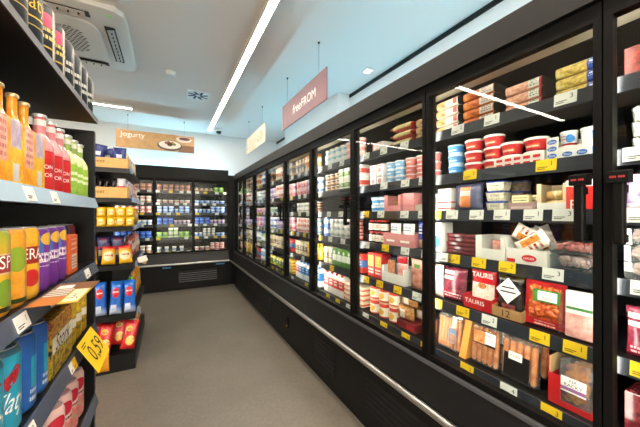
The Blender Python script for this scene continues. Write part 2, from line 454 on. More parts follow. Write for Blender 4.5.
# ------------------------------------------------------------------ room
def plane_box(name, x0, x1, y0, y1, z0, z1, m):
    bm = new(); box(bm, x0, x1, y0, y1, z0, z1); return struct(name, fin(bm, name, m))
XL, XR, Y0, Y1, ZC = -6.5, 2.3, -3.5, 6.5, 3.05
FLOOR = mat('floor_vinyl', '#8d857a', .42)
def floor_nodes(m):
    nt = m.node_tree; N = nt.nodes; L = nt.links; b = N['Principled BSDF']
    tc = N.new('ShaderNodeTexCoord')
    def noise(sc_, det=5):
        n = N.new('ShaderNodeTexNoise'); n.inputs['Scale'].default_value = sc_; n.inputs['Detail'].default_value = det; n.inputs['Roughness'].default_value = .6; L.new(tc.outputs['Object'], n.inputs['Vector']); return n
    n1, n2 = noise(2.2), noise(42, 3)
    r = N.new('ShaderNodeValToRGB'); r.color_ramp.elements[0].position = .3; r.color_ramp.elements[0].color = lin('#5a554c'); r.color_ramp.elements[1].position = .72; r.color_ramp.elements[1].color = lin('#706a60')
    L.new(n1.outputs['Fac'], r.inputs[0])
    r2 = N.new('ShaderNodeValToRGB'); r2.color_ramp.elements[0].position = .35; r2.color_ramp.elements[0].color = lin('#5a554c'); r2.color_ramp.elements[1].position = .65; r2.color_ramp.elements[1].color = lin('#7d766b')
    L.new(n2.outputs['Fac'], r2.inputs[0])
    mx = N.new('ShaderNodeMix'); mx.data_type = 'RGBA'; mx.inputs[0].default_value = .3
    L.new(r.outputs[0], mx.inputs[6]); L.new(r2.outputs[0], mx.inputs[7]); L.new(mx.outputs[2], b.inputs['Base Color'])
floor_nodes(FLOOR)
WALL = mat('wall_paint', '#eef1f1', .8, bump=(60, .1)); CEIL = mat('ceiling_paint', '#f3e8e0', .85)
plane_box('floor', XL - .1, XR + .1, Y0 - .1, Y1 + .1, -.1, 0, FLOOR)
plane_box('ceiling', XL - .1, XR + .1, Y0 - .1, Y1 + .1, ZC, ZC + .1, CEIL)
plane_box('wall_back', XL - .1, XR + .1, Y1, Y1 + .1, 0, ZC, WALL)
plane_box('wall_right', XR, XR + .1, Y0, Y1, 0, ZC, WALL)
plane_box('wall_left', XL - .1, XL, Y0, Y1, 0, ZC, WALL)
plane_box('wall_front', XL - .1, XR + .1, Y0 - .1, Y0, 0, ZC, WALL)
plane_box('pillar', 2.1, XR - .001, 3.4, 5.45, 0, ZC - .001, WALL)
bm = new(); box(bm, XR - .015, XR - .001, Y0 + .01, 3.39, ZC - .045, ZC - .001); struct('trim_1', fin(bm, 'trim_1', BLK))
bm = new(); box(bm, XR - .015, XR - .001, 5.46, 6.49, ZC - .045, ZC - .001); struct('trim_2', fin(bm, 'trim_2', BLK))

# ------------------------------------------------------------------ ceiling fittings
TUBE = mat('tube_light', '#ffffff', .4, emit='#fff0dc', estr=66.0)
TUBE_FILL = mat('tube_light_fill', '#ffffff', .4, emit='#fff0de', estr=122.0)  # stronger glow for the fill strips added out of view
COVE2 = mat('cove_led_bright', '#ffffff', .4, emit='#8fd0ec', estr=105.0)
LEDW = mat('case_led', '#ffffff', .4, emit='#fff3e4', estr=26.0)
SHELF_FILL = mat('shelf_fill_led', '#ffffff', .4, emit='#fff3e4', estr=62.0)  # glow of the strips added under the fridge shelves
COVE = mat('cove_led', '#ffffff', .4, emit='#7accea', estr=46.0)
def linear_light(label, x0, x1, y0, y1, m=TUBE):
    t = thing('linear_ceiling_light', label, 'ceiling light', ((x0 + x1) / 2, (y0 + y1) / 2, ZC), 0, 'linear ceiling lights')
    cx, cy = (x0 + x1) / 2, (y0 + y1) / 2; hx, hy = (x1 - x0) / 2, (y1 - y0) / 2
    bm = new(); box(bm, -hx, hx, -hy, hy, -.045, -.001); obj('housing', fin(bm, 'housing', WHT), t)
    bm = new(); box(bm, -hx + .004, hx - .004, -hy + .004, hy - .004, -.047, -.0452); obj('diffuser', fin(bm, 'diffuser', m), t)
    return t
linear_light('long white light strip running along the aisle ceiling to the dome camera', .697, .763, -2.0, 6.04)
linear_light('short white light strip on the ceiling before the wooden yoghurt sign', -4.0, -.5, 5.355, 5.4)
linear_light('white light strip across the ceiling mirrored in the largest glass door', -4.3, -.96, 2.4, 2.465)
linear_light('added white fill light strip across the ceiling behind the viewer', -4.3, 1.4, -1.2, -1.135)  # unseen strip, added as fill light

for y in (-3.1, -2.5, -1.85, -.6):  # unseen strips added behind the camera to brighten the ceiling
    linear_light('added white fill light strip across the ceiling behind the viewer', -6.2, 1.4, y - .04, y + .04, TUBE_FILL)
# air-conditioning cassette
ac = thing('air_conditioner', 'square ceiling air conditioner with rounded slots and dotted grille', 'air conditioner', (-.90, 3.41, ZC))
PLA = mat('ac_plastic', '#e0d9d0', .45); SLOT = mat('ac_slot', '#191816', .7); LOUV = mat('ac_louvre', '#b9b2a9', .5)
def rsquare(bm, h, z0, z1, sq=10, mi=0, cx=0, cy=0, seg=48, h2=None):
    lathe(bm, [(h, z0), (h2 or h, z1)], cx, cy, seg, mi, sq)
bm = new(); lathe(bm, [(.575, -.001), (.585, -.02), (.575, -.05), (.55, -.058)], 0, 0, 64, 0, 12); obj('panel', fin(bm, 'panel', PLA, True, .5), ac)
bm = new(); lathe(bm, [(.36, -.0585), (.355, -.074), (.335, -.078)], 0, 0, 64, 0, 5); obj('inlet_cover', fin(bm, 'inlet_cover', PLA, True, .5), ac)
for k in range(4):
    a = k * PI / 2
    bm = new(); box(bm, -.33, .33, -.485, -.405, -.064, -.0575, 0, .004); obj('air_slot', fin(bm, 'air_slot', SLOT), ac, rot=(0, 0, a))
    bm = new(); prism(bm, [(-.475, -.068), (-.425, -.083), (-.423, -.078), (-.475, -.0645)], -.3, .3)
    for i in range(9): box(bm, -.26 + i * .065 - .006, -.26 + i * .065 + .006, -.458, -.45, -.088, -.068, 1)
    obj('louvre', fin(bm, 'louvre', [LOUV, SLOT]), ac, rot=(0, 0, a))
bm = new()
for i in range(14):
    for j in range(15):
        x, y = -.208 + i * .032 + (.016 if j % 2 else 0), -.21 + j * .03
        if (abs(x) ** 4 + abs(y) ** 4) ** .25 < .225: box(bm, x - .011, x + .011, y - .0065, y + .0065, -.0795, -.0779)
obj('grille', fin(bm, 'grille', SLOT), ac)
bm = new(); box(bm, .44, .49, -.5, -.488, -.06, -.056); obj('status_light', fin(bm, 'status_light', mat('green_led', '#6fae3c', .4, emit='#7ee03c', estr=.5)), ac)

def diffuser(label, x, y, s=.15):
    t = thing('ceiling_diffuser', label, 'air vent', (x, y, ZC), 0, 'swirl ceiling vents')
    bm = new(); box(bm, -s, s, -s, s, -.012, -.001, 0, .003); obj('plate', fin(bm, 'plate', WHT), t)
    for k in range(8):
        a = k * PI / 4 + .2
        bm = new(); box(bm, s * .2, s * .9, -.016, .016, -.0145, -.0118)
        for v in bm.verts: v.co = Matrix.Rotation(a, 4, 'Z') @ Matrix.Translation((0, .02, 0)) @ v.co
        obj('slot', fin(bm, 'slot', SLOT), t)
diffuser('white square ceiling vent with swirl of black slots beside long light strip', .38, 4.42)
diffuser('white square swirl vent cut off beside the ceiling air conditioner', -.40, 2.6)
t = thing('smoke_detector', 'small round white smoke detector on grey ceiling', 'smoke detector', (.03, 3.86, ZC))
bm = new(); lathe(bm, [(.055, -.001), (.055, -.02)], 0, 0, 20); obj('base_plate', fin(bm, 'base_plate', WHT, True, .6), t)
bm = new(); lathe(bm, [(.045, -.0205), (.045, -.04), (.03, -.052)], 0, 0, 20); obj('sensor_cap', fin(bm, 'sensor_cap', WHT, True, .6), t)
t = thing('dome_camera', 'small white dome camera at far end of long light strip', 'security camera', (.90, 6.0, ZC))
bm = new(); lathe(bm, [(.07, -.001), (.07, -.045), (.062, -.055)], 0, 0, 20); obj('housing', fin(bm, 'housing', WHT, True, .6), t)
bm = new(); lathe(bm, [(.05, -.0555), (.048, -.075), (.034, -.097), (.012, -.107)], 0, 0, 20); obj('dome', fin(bm, 'dome', mat('dark_dome', '#15161a', .08), True), t)
t = thing('ceiling_spotlight', 'small square white ceiling spotlight above the long fridge', 'spotlight', (2.08, 2.7, ZC))
bm = new(); box(bm, -.05, .05, -.05, .05, -.02, -.001, 0, .003); obj('housing', fin(bm, 'housing', WHT), t)
bm = new(); box(bm, -.035, .035, -.035, .035, -.024, -.0205); obj('lens', fin(bm, 'lens', mat('spot_lens', '#ffffff', .3, emit='#ffffff', estr=6)), t)

# hanging signs
def hang_sign(name, label, cx, cy, zb, zt, w, rz, face, build=None, thick=.012):
    t = thing(name, label, 'sign', (cx, cy, zb), rz)
    h = zt - zb
    bm = new(); box(bm, -w / 2, w / 2, -thick / 2, thick / 2, 0, h, 0, .001); obj('sign_board', fin(bm, 'sign_board', face), t)
    for s in (-1, 1):
        bm = new(); tube(bm, [(s * w * .36, 0, h), (s * w * .36, 0, ZC - zb - .006)], .0018, 6); obj('wire', fin(bm, 'wire', SILVER), t)
        bm = new(); lathe(bm, [(.008, ZC - zb - .018), (.012, ZC - zb - .001)], s * w * .36, 0, 10); obj('ceiling_hook', fin(bm, 'ceiling_hook', BLK), t)
    if build: build(t, w, h, thick)
    return t
PLUM = pack('plum_sign', '#6d434e', (('g', .35, 1.3, '#4f2f3d'),), rough=.5)
def b_free(t, w, h, th):
    for s, cx, ww, sl in (('free', -.115, .235, .15), ('FROM', .19, .34, 0)):
        bm = new(); text(bm, s, cx, h * .5 - (.0 if s == 'free' else .002), w=ww, y=-th / 2 - .001, slant=sl); obj('lettering', fin(bm, 'lettering', WINK), t)
hang_sign('hanging_sign', 'plum hanging sign reading free from above the long fridge', 1.32, 2.915, 2.43, 2.735, 1.17, -PI / 2, PLUM, b_free)
FOODSIGN = pack('food_sign', '#c8b79c', (('nr', .05, .55, .1, .9, ['#8f7b62', '#d8cbb4', '#b69b78'], 9), ('r', .56, 1, 0, 1, '#d9cfbd'), ('ne', .75, .5, .16, .3, ['#a2764a', '#e2d2ae'], 14)), rough=.5)
hang_sign('hanging_sign', 'beige food picture hanging sign behind the plum one', 1.32, 4.83, 2.46, 2.75, 1.17, -PI / 2, FOODSIGN)
WOOD = pack('wood_sign', (['#b08655', '#c69c69', '#b78d5c'], 6), (('r', .78, 1, .0, .42, '#7d5233'),), rough=.5)
BOWLM = mat('bowl_dark_print', '#4b3427', .5); YOGM = mat('yoghurt_print', '#efe9dc', .5)
def disc(name, m, t, cx, cz, rx, rz_, y):
    bm = new(); vs = [bm.verts.new((cx + rx * math.cos(2 * PI * k / 32), y, cz + rz_ * math.sin(2 * PI * k / 32))) for k in range(32)]
    bm.faces.new(vs); r = bmesh.ops.extrude_face_region(bm, geom=bm.faces[:])
    for v in [e for e in r['geom'] if isinstance(e, bmesh.types.BMVert)]: v.co.y += .0004
    return obj(name, fin(bm, name, m), t)
def b_jog(t, w, h, th):
    y = -th / 2 - .0006
    bm = new(); text(bm, 'Jogurty', -.37, h * .72, w=.36, y=y); obj('lettering', fin(bm, 'lettering', WINK), t)
    disc('bowl_picture', mat('white_bowl_print', '#e7dccd', .5), t, .43, .235, .13, .055, y)
    disc('bowl_picture', mat('berry_print', '#6b3a34', .5), t, .44, .25, .095, .03, y - .0005)
    disc('bowl_picture', BOWLM, t, .2, .105, .2, .095, y - .001); disc('bowl_picture', YOGM, t, .2, .118, .18, .075, y - .0015)
    for cx, cz, r, m in ((.15, .15, .035, '#a2512b'), (.20, .125, .045, '#3a211a'), (.24, .155, .03, '#c78436'), (.27, .13, .03, '#57712f'), (.18, .165, .025, '#6b2a1f')):
        disc('topping_picture', mat('topping' + m, m, .5), t, cx, cz, r, r * .75, y - .002 - r * .01)
hang_sign('hanging_sign', 'wooden-look hanging sign with yoghurt bowl and the word Jogurty', -.17, 5.85, 2.48, 2.785, 1.21, 0, WOOD, b_jog)

# ------------------------------------------------------------------ refrigerated cases
RZ = [1.735, 1.52, 1.345, 1.14, .908, .660]
ST = [z + .0125 for z in RZ]
def tag_mesh(yel, digit, w=.062, h=.041):
    bm = new(); box(bm, -w / 2, w / 2, 0, .0016, -h / 2, h / 2)
    text(bm, digit, w * .28, h * .12, h=h * .38, y=-.0006, mi=1)
    for k in range(2): box(bm, -w * .42, -w * .42 + w * (.5 - .12 * k), -.0004, 0, -h * .2 - k * h * .14, -h * .14 - k * h * .14, 1)
    return fin(bm, 'price_tag', [YEL if yel else PAPER, INK])
TAGS = {(y, d): tag_mesh(y, d) for y in (0, 1) for d in ('1', '2', '3', '4')}
HANDLE = None
def handle_mesh():
    bm = new()
    box(bm, -.013, .013, -.05, -.03, -.17, .0, 0, .006, 2)
    box(bm, -.011, .011, -.031, -.014, -.165, -.145); box(bm, -.011, .011, -.031, -.014, -.03, -.01)
    prism(bm, [(-.056, -.004), (-.056, .026), (-.02, .032), (-.02, -.004)], -.021, .021)
    for x0 in (-.015, .002):
        for q in range(3): box(bm, x0 + q * .0045, x0 + q * .0045 + .0035, -.0566, -.056, .009, .0145, 1)
    return fin(bm, 'handle', [FRAME, mat('red_print', '#8a1a1c', .6)])
HANDLE = handle_mesh()
def fridge(label, loc, rz, L, doors, handles, vents, ztop=2.085, cove=None, ends=(True, True), tags=None, mull=True):
    """local x along the case, y=0 the glass plane, +y into the case"""
    t = thing('refrigerated_case', label, 'fridge', loc, rz, 'black glass-door fridges')
    P = lambda n, bm, m, smooth=False, par=t, lab=None: obj(n, fin(bm, n, m, smooth, .6 if smooth else None), par, label=lab)
    bm = new(); box(bm, 0, L, -.02, .80, .0, .44); P('base', bm, DGREY)
    bm = new(); prism(bm, [(-.02, .645), (-.072, .49), (-.072, .4405), (.05, .4405), (.05, .645)], 0, L); P('sill_panel', bm, BLK)
    bm = new(); tube(bm, [(.0, -.09, .468), (L, -.09, .468)], .0165, 14); P('bumper_rail', bm, ALU, True, lab='silver bumper rail')
    for a, b in vents:
        bm = new()
        for k in range(6): prism(bm, [(-.0205, .13 + k * .036), (-.032, .134 + k * .036), (-.0205, .15 + k * .036)], a, b)
        P('vent_grille', bm, BLK)
    bm = new(); prism(bm, [(-.035, 1.966), (-.012, ztop), (.03, ztop), (.03, 1.966)], 0, L); P('fascia', bm, FASC, lab='grey top fascia')
    bm = new(); box(bm, 0, L, .03, .80, 1.99, 2.06); P('top_panel', bm, DGREY)
    bm = new(); box(bm, .002, L - .002, .045, .16, 1.952, 1.9885); P('air_duct', bm, CREAM, lab='cream air duct')
    bm = new(); box(bm, 0, L, .60, .80, .441, 1.989); P('back_panel', bm, BLK2)
    bm = new(); box(bm, 0, L, .0505, .5995, .4405, .64); P('bottom_pan', bm, BLK2)
    if ends[0]: bm = new(); box(bm, 0, .02, .0505, .599, .641, 1.988); P('end_panel', bm, DGREY)
    if ends[1]: bm = new(); box(bm, L - .02, L, .0505, .599, .641, 1.988); P('end_panel', bm, DGREY)
    bm = new(); box(bm, .02, L - .02, .745, .775, 2.061, 2.08); P('uplight_strip', bm, cove or COVE, lab='bluish uplight strip')
    bm = new(); fs = box(bm, .02, L - .02, .018, .030, 1.950, 1.965, 1)
    for f in fs:
        if f.calc_center_median().y > .0299: f.material_index = 0
    P('top_light', bm, [LEDW, FRAME], lab='white light strip')
    bm = new(); box(bm, 0, L, -.036, -.0205, .632, .6465); P('sill_trim', bm, mat('sill_trim_grey', '#3c3d40', .4))
    tg = tags or {}
    for k, zc in enumerate(RZ):
        bm = new(); box(bm, .022, L - .022, .063, .56, zc - .016, zc + .012); s = P('shelf', bm, DGREY)
        bm = new(); prism(bm, [(.051, zc - .029), (.056, zc + .019), (.0625, zc + .019), (.0625, zc - .029)], .022, L - .022); P('price_rail', bm, RAIL, par=s)
        if k < 5:  # strip added behind the rail to light the goods more evenly
            bm = new(); fs = box(bm, .024, L - .024, .0632, .0712, zc - .0195, zc - .0165, 1)
            for f in fs:
                if f.calc_center_median().z < zc - .0194: f.material_index = 0
            P('added_shelf_light', bm, [SHELF_FILL, FRAME], par=s)
        for x, yel, d in tg.get(k, []):
            obj('price_tag', TAGS[(yel, d)], s, (x, .0495, zc), (math.radians(-6), 0, 0), label='yellow price tag' if yel else 'white price tag')
    for i, (a, b) in enumerate(doors):
        a += .002; b -= .002; f = .019
        bm = new()
        for (x0, x1, z0, z1) in ((a, a + f, .648, 1.962), (b - f, b, .648, 1.962), (a + f, b - f, .648, .674), (a + f, b - f, 1.91, 1.962)):
            box(bm, x0, x1, -.02, .014, z0, z1)
        d = P('door', bm, FRAME)
        bm = new(); box(bm, a + f - .004, b - f + .004, -.007, -.001, .67, 1.915); P('glass', bm, GLASS, par=d)
        if handles[i]:
            hx = b - .04 if handles[i] == 'b' else a + .04
            obj('handle', HANDLE, d, (hx, -.006, 1.437), label='black handle with red print')
    edges = sorted({x for d in doors for x in d})
    for x in edges:
        x = min(max(x, .02), L - .02)
        bm = new(); box(bm, x - .014, x + .014, .016, .034, .646, 1.944); p = P('mullion', bm, BLK)
        bm = new(); fs = box(bm, x - .012, x + .012, .0342, .0365, .70, 1.92, 1)
        for f in fs:
            if f.calc_center_median().y > .0364: f.material_index = 0
        P('light_strip', bm, [LEDW, FRAME], par=p)
    return t

def mk_tags(spans, rnd, L):
    out = {}
    for k in range(6):
        row = []
        for a, b in spans:
            x = a + .06
            while x < b - .05:
                if rnd.random() < .85: row.append((x + rnd.uniform(-.01, .01), 1 if rnd.random() < (.25 if k < 4 else .6) else 0, rnd.choice('1234')))
                x += rnd.uniform(.125, .2)
        out[k] = row
    return out
rnd = random.Random(3)
XG = 1.12
# near module: doors d3 d2 d1 d0, local x = 2.24 - Y
nd = [(.0, .64), (.64, 1.266), (1.266, 1.902), (1.902, 2.56)]
ntags = mk_tags(nd[:2] + nd[3:], rnd, 2.56)
D1 = {0: [(.835, 0, '2'), (.68, 0, '1'), (.435, 0, '3')], 1: [(.775, 1, '2'), (.49, 1, '1')], 2: [(.955, 1, '1'), (.865, 0, '1'), (.745, 0, '2'), (.64, 0, '1'), (.53, 0, '1'), (.44, 0, '3')],
      3: [(.90, 0, '1'), (.855, 1, '1'), (.735, 1, '1'), (.62, 1, '2'), (.47, 0, '3')], 4: [(.95, 1, '1'), (.81, 1, '2'), (.69, 0, '2'), (.51, 1, '1'), (.41, 1, '1')], 5: [(.79, 1, '2'), (.615, 0, '4'), (.475, 1, '3')]}
for k, v in D1.items(): ntags[k] += [(2.223 - y, ye, d) for y, ye, d in v]
fridge('long black fridge section with the largest, fully visible glass doors', (XG, 2.24, 0), -PI / 2, 2.56, nd, ['b', 'a', 'b', 'a'],
       [(.1, .42), (.8, 1.6)], tags=ntags, ends=(False, True))
fd = [(.0 + .64 * i, .64 * (i + 1)) for i in range(5)]
fridge('long black fridge section of narrow-looking glass doors running to the corner', (XG, 5.44, 0), -PI / 2, 3.2, fd, ['b', 'b', 'a', 'b', 'a'],
       [(.25, .9), (1.35, 2.15)], tags=mk_tags(fd, rnd, 3.2), ends=(True, False))
ff = next(o for o in bpy.data.objects if o.parent is None and o.get('label', '').startswith('long black fridge section of narrow'))
bm = new(); box(bm, 2.64, 2.70, -.03, -.0205, .16, .27, 0, .004); lk = obj('lock_box', fin(bm, 'lock_box', FRAME), ff)
bm = new(); lathe(bm, [(.012, 0), (.012, .005)], 0, 0, 16)
for v in bm.verts: v.co = Vector((2.67 + v.co.x, -.0305 - v.co.z, .185 + v.co.y))
obj('lock', fin(bm, 'lock', mat('brass', '#c8a24a', .3, .9)), lk, label='round brass lock')
bd = [(.0, .61), (.61, 1.22), (1.22, 1.83)]
bf = fridge('black glass-door fridge across the end of the aisle', (-.815, 5.62, 0), 0, 1.83, bd, [None, None, None],
       [(.98, 1.62)], ztop=2.17, cove=COVE2, tags=mk_tags(bd, rnd, 1.83), ends=(True, True))
for a, b in ((.73, .86), (1.6, 1.76)):
    bm = new(); box(bm, a, b, -.0225, -.02, .395, .42); obj('sticker', fin(bm, 'sticker', mat('blue_sticker', '#3f86b4', .5)), bf, label='blue sticker')
bm = new()
for k in range(5): box(bm, .98, 1.62, -.034, -.0325, .142 + k * .036, .147 + k * .036)
obj('slat_edges', fin(bm, 'slat_edges', SILVER), bf, label='silver vent slat edges')
t = thing('corner_panel', 'black upright panel joining both fridges in the corner', 'panel', (1.1, 5.6, 0))
bm = new(); prism(bm, [(0.021, 0), (.021, 2.08), (.06, 2.08), (.06, 0)], -.083, .019); obj('panel', fin(bm, 'panel', DGREY), t)
bm = new(); box(bm, .0195, .06, -.158, .02, 0, 2.078); obj('panel', fin(bm, 'panel', DGREY), t)

# ================================================================== goods
FRONT = XG + .092   # front line of goods in the long cases
DOORN = {0: "door cut by photo's edge", 1: 'largest door', 2: 'second-largest door', 3: 'third-largest door', 4: 'fourth-largest door', 5: 'fifth-largest door', 6: 'sixth-largest door', 7: 'seventh-largest door', 8: 'smallest door by the corner'}
SHN = ['top shelf', 'second shelf', 'third shelf', 'fourth shelf', 'fifth shelf', 'bottom shelf']
def R(t, Y, k, door, lv=0, d=0, dz=0, tilt=0, roll=0, jit=.03):
    z = ST[k] + .0012 + dz + lv * (t.h + .0008)
    if door < 2: Y += .017
    return put(t, (FRONT + d, Y, z), -PI / 2, f'{SHN[k]}, {DOORN[door]}', -Y + d * .01, lv + dz * 20, tilt, roll, jit)
BACKN = {0: "end fridge's outer door", 1: "end fridge's middle door", 2: "end fridge's corner door"}
def Bk(t, X, k, door, lv=0, d=0, dz=0):
    z = ST[k] + .0012 + dz + lv * (t.h + .0008)
    return put(t, (X, 5.62 + .092 + d, z), 0, f'{SHN[k]}, {BACKN[door]}', -X + d * .01, lv, 0, 0, .03)

# --- printed materials
foodorange = ['#7a2f12', '#c8601f', '#e6a04e']
M = {}
M['slvA'] = pack('sleeve_white_brown', '#cfc4b4', (('nr', .0, .42, .1, .95, ['#5b3a22', '#b98a55', '#dcc9a0'], 40), ('r', .78, .95, .2, .9, '#a3272c'), ('t', .45, .75, .25, .8, '#6a6158', 3)))
M['slvB'] = pack('sleeve_orange', '#c9692b', (('nr', 0, .55, 0, 1, foodorange, 45), ('r', .55, .97, .1, .95, '#d9d4cb'), ('t', .6, .92, .2, .85, '#8b3a2a', 3)))
M['slvC'] = pack('sleeve_pink', '#d99c86', (('nr', 0, .66, 0, 1, ['#c06a50', '#e3a98d', '#efcdb8'], 60), ('r', .66, .93, .1, .95, '#e6e4dd'), ('t', .69, .9, .2, .85, '#4f7a46', 3), ('r', .94, 1, 0, 1, '#a81f2a')))
M['slvD'] = pack('sleeve_yellow_blue', '#cfae4e', (('nr', 0, .7, 0, 1, ['#7d6a24', '#d5b553', '#efe3a4'], 55), ('r', .76, 1, 0, 1, '#1f3f8f'), ('t', .8, .97, .4, .9, '#eef0f5', 2)))
DARKEND = mat('sleeve_end_dark', '#2a241d', .6)
M['redtub'] = pack('red_tub', '#c8242b', (('r', .2, .8, .3, .62, '#d96a2b'), ('t', .22, .78, .32, .6, '#f6e8d8', 1), ('r', 0, 1, .0, .12, '#8d1118')))
M['bluetub'] = pack('blue_tub', '#2f86c9', (('r', .0, 1, .0, .3, '#bcd9ee'), ('t', .2, .8, .45, .8, '#e6f3fb', 1)))
M['clearblue'] = pack('pale_blue_tub', '#a8c4d4', (('r', 0, 1, .3, .6, '#7fa9c2'),))
M['fishtub'] = pack('white_tub_blue_print', '#e3e6ea', (('e', .7, .5, .22, .33, '#2d7cc4'), ('t', .1, .5, .45, .75, '#c3252b', 1), ('r', 0, 1, 0, .14, '#b9232a')))
M['wredbox'] = pack('white_red_box', '#cfc8be', (('r', 0, 1, .38, .44, '#b8232b'), ('r', 0, 1, .12, .18, '#b8232b'), ('t', .1, .9, .5, .9, '#b24a46', 3)))
M['greybag'] = pack('navy_clear_bag', (['#2c2e47', '#4b4e6b', '#3a3c58'], 20), (('nr', .3, .66, .12, .85, ['#b3552a', '#d98a4e'], 40), ('r', .3, .66, .52, .7, '#b9a7a0')), rough=.2)
M['salad'] = pack('salad_tub', (['#8f8a72', '#d9cfae', '#efe6cd'], 60), (('r', .2, .95, .35, .95, '#e9e0c8'), ('t', .3, .8, .45, .8, '#5a5a4c', 2)))
M['salad2'] = pack('salad_tub_shaded', (['#5c4f45', '#a08a70'], 50))  # back-row shade painted in: darker copy of the salad colours
BLID = mat('blue_lid', '#1e3f9c', .35)
M['cheese_label'] = pack('cream_label', '#e8dfae', (('r', 0, 1, .0, .14, '#c9b23c'), ('t', .1, .9, .3, .85, '#7a7350', 3)))
M['roll'] = pack('cheese_roll', (['#c79a58', '#dfb977', '#e9cd98'], 30), (('r', .45, .55, 0, 1, '#eee2c4'),))
M['redP'] = pack('red_box', '#cc2b26', (('r', 0, 1, .78, 1, '#e9e4dc'), ('r', .0, .22, .0, .8, '#d23b33')))
M['darkmeat'] = pack('dark_meat_pack', (['#2e0c10', '#541a20', '#74302f'], 50), rough=.16)
M['bagwhite'] = pack('white_orange_bag', (['#e6ddd2', '#d9cabb'], 20), (('nr', .12, .52, .2, .82, ['#a64f1c', '#d48a3d', '#3c2417'], 30), ('t', .55, .9, .3, .8, '#9a2a22', 3)), rough=.2)
M['mince'] = pack('mince', (['#8e2a24', '#b9524a', '#d28577'], 120), rough=.35)
M['mince_pale'] = pack('mince_pale', (['#b98880', '#d6aca2', '#e6c9c0'], 110), rough=.35)
M['purple'] = pack('purple_meat_pack', (['#4a1420', '#72243a', '#8f4650'], 25), (('r', .1, .52, .62, .72, '#d9d3ce'), ('r', .1, .52, .78, .88, '#d9d3ce'), ('r', 0, 1, 0, .3, '#7d1f33'), ('t', .15, .85, .08, .24, '#dcaab0', 2)), rough=.2)
M['tauris'] = pack('red_white_pack', '#c01f28', (('nr', .08, .92, .12, .62, ['#d9c9b8', '#e6dccf', '#c9a088'], 25), ('r', 0, 1, .66, .98, '#bf1c26'), ('ne', .5, .55, .16, .08, ['#d9a25a', '#a53a2a'], 60)), rough=.25)
M['blackpack'] = pack('black_pack', (['#1a1714', '#262220'], 30), (('nr', .25, .75, .05, .3, ['#5a1f22', '#8d4a48'], 40),), rough=.25)
M['meatorange'] = pack('marinated_meat', (['#8f2b10', '#c9541f', '#e08a4a'], 70), rough=.25)
M['redcard'] = pack('red_frame_card', '#b51a20', (('nr', .1, .9, .16, .9, ['#8f2b10', '#c9541f', '#e08a4a'], 70), ('t', .25, .75, .03, .11, '#f0d8d0', 1)))
M['ham'] = pack('ham_pack', '#e3d8cf', (('nr', .0, 1, .0, .52, ['#c07a74', '#dfa89e', '#edd2c6'], 18), ('r', .05, .95, .6, .66, '#3f7a44')), rough=.2)
M['onion'] = pack('roast_veg', (['#6a3a5a', '#b1601f', '#d98a3a', '#8f2f1c'], 32), rough=.25)

WTUBLID = mat('tub_lid_white', '#ece7e0', .4)
tA = sleeve('white brown flat meal pack', .122, .18, .042, M['slvA'], DARKEND)
tB = sleeve('orange flat meal pack', .142, .18, .0405, M['slvB'], DARKEND)
tC = sleeve('pink flat meal pack', .128, .18, .0395, M['slvC'], DARKEND)
tD = sleeve('yellow blue flat meal pack', .112, .18, .0395, M['slvD'], DARKEND)
for lv in range(4): R(tA, .935, 0, 1, lv, .012); R(tB, .775, 0, 1, lv, .012)
for lv in range(3): R(tC, .592, 0, 1, lv, .012); R(tD, .428, 0, 1, lv, .012)
# second shelf
tRed = tub('red white-lidded cheese tub', .042, .052, M['redtub'], WTUBLID, taper=.76, lidh=.011)
tBlu = tub('blue pale-lidded cheese tub', .038, .05, M['bluetub'], mat('tub_lid_pale', '#bfd6e4', .3))
tPale = tub('frosted pale blue tub', .036, .048, M['clearblue'], mat('tub_lid_pale', '#bfd6e4', .3))
for lv in range(3):
    R(tBlu, .908, 1, 1, lv, .01)
    if lv < 3: R(tBlu, .985 - .02, 1, 1, lv, .09)
    R(tRed, .815, 1, 1, lv, .01); R(tRed, .725, 1, 1, lv, .01)
for lv in range(2): R(tPale, .862, 1, 1, lv, .1)
def rep_text(w, n, s, z, tw, m):
    return [(s, -w / 2 + (i + .5) * w / n, z, tw, m) for i in range(n)]
trRW = open_tray('low red white printed display tray', .181, .12, .047, .05, GREYBOARD)
for row, zz in enumerate((.012, .033)):
    for i in range(5):
        trRW.kids.append(label_card(.024, .011, -.068 + i * .034, zz, REDINK, name='printed_mark'))
R(trRW, .607, 1, 1, 0, .004, jit=0)
for lv in range(2):
    R(tRed, .651, 1, 1, lv, .012, dz=.0045); R(tRed, .563, 1, 1, lv, .012, dz=.0045)
trBO = open_tray('white display tray printed with blue ovals', .122, .11, .048, .088, GREYBOARD, ucut=.036)
def ovals(t, pts, rx, rz_, m, txt=None):
    for cx, cz in pts:
        bm = new(); vs = [bm.verts.new((cx + rx * math.cos(2 * PI * k / 20), -.0008, cz + rz_ * math.sin(2 * PI * k / 20))) for k in range(20)]
        bm.faces.new(vs)
        mats = [m]
        if txt: text(bm, txt, cx, cz, w=rx * 1.4, y=-.0014, mi=1); mats.append(WINK)
        t.kids.append(('printed_oval', fin(bm, 'printed_oval', mats)))
ovals(trBO, [(-.044, .072), (-.044, .047), (-.044, .022), (.0, .022), (.04, .022)], .0145, .0085, BLUEINK, 'Zlato')
R(trBO, .447, 1, 1, 0, .004, jit=0)
tFish = tub('white blue-printed dairy tub', .026, .05, M['fishtub'], WTUBLID)
for lv in range(2): R(tFish, .455, 1, 1, lv, .012, dz=.0045); R(tFish, .398, 1, 1, lv, .012, dz=.0045)
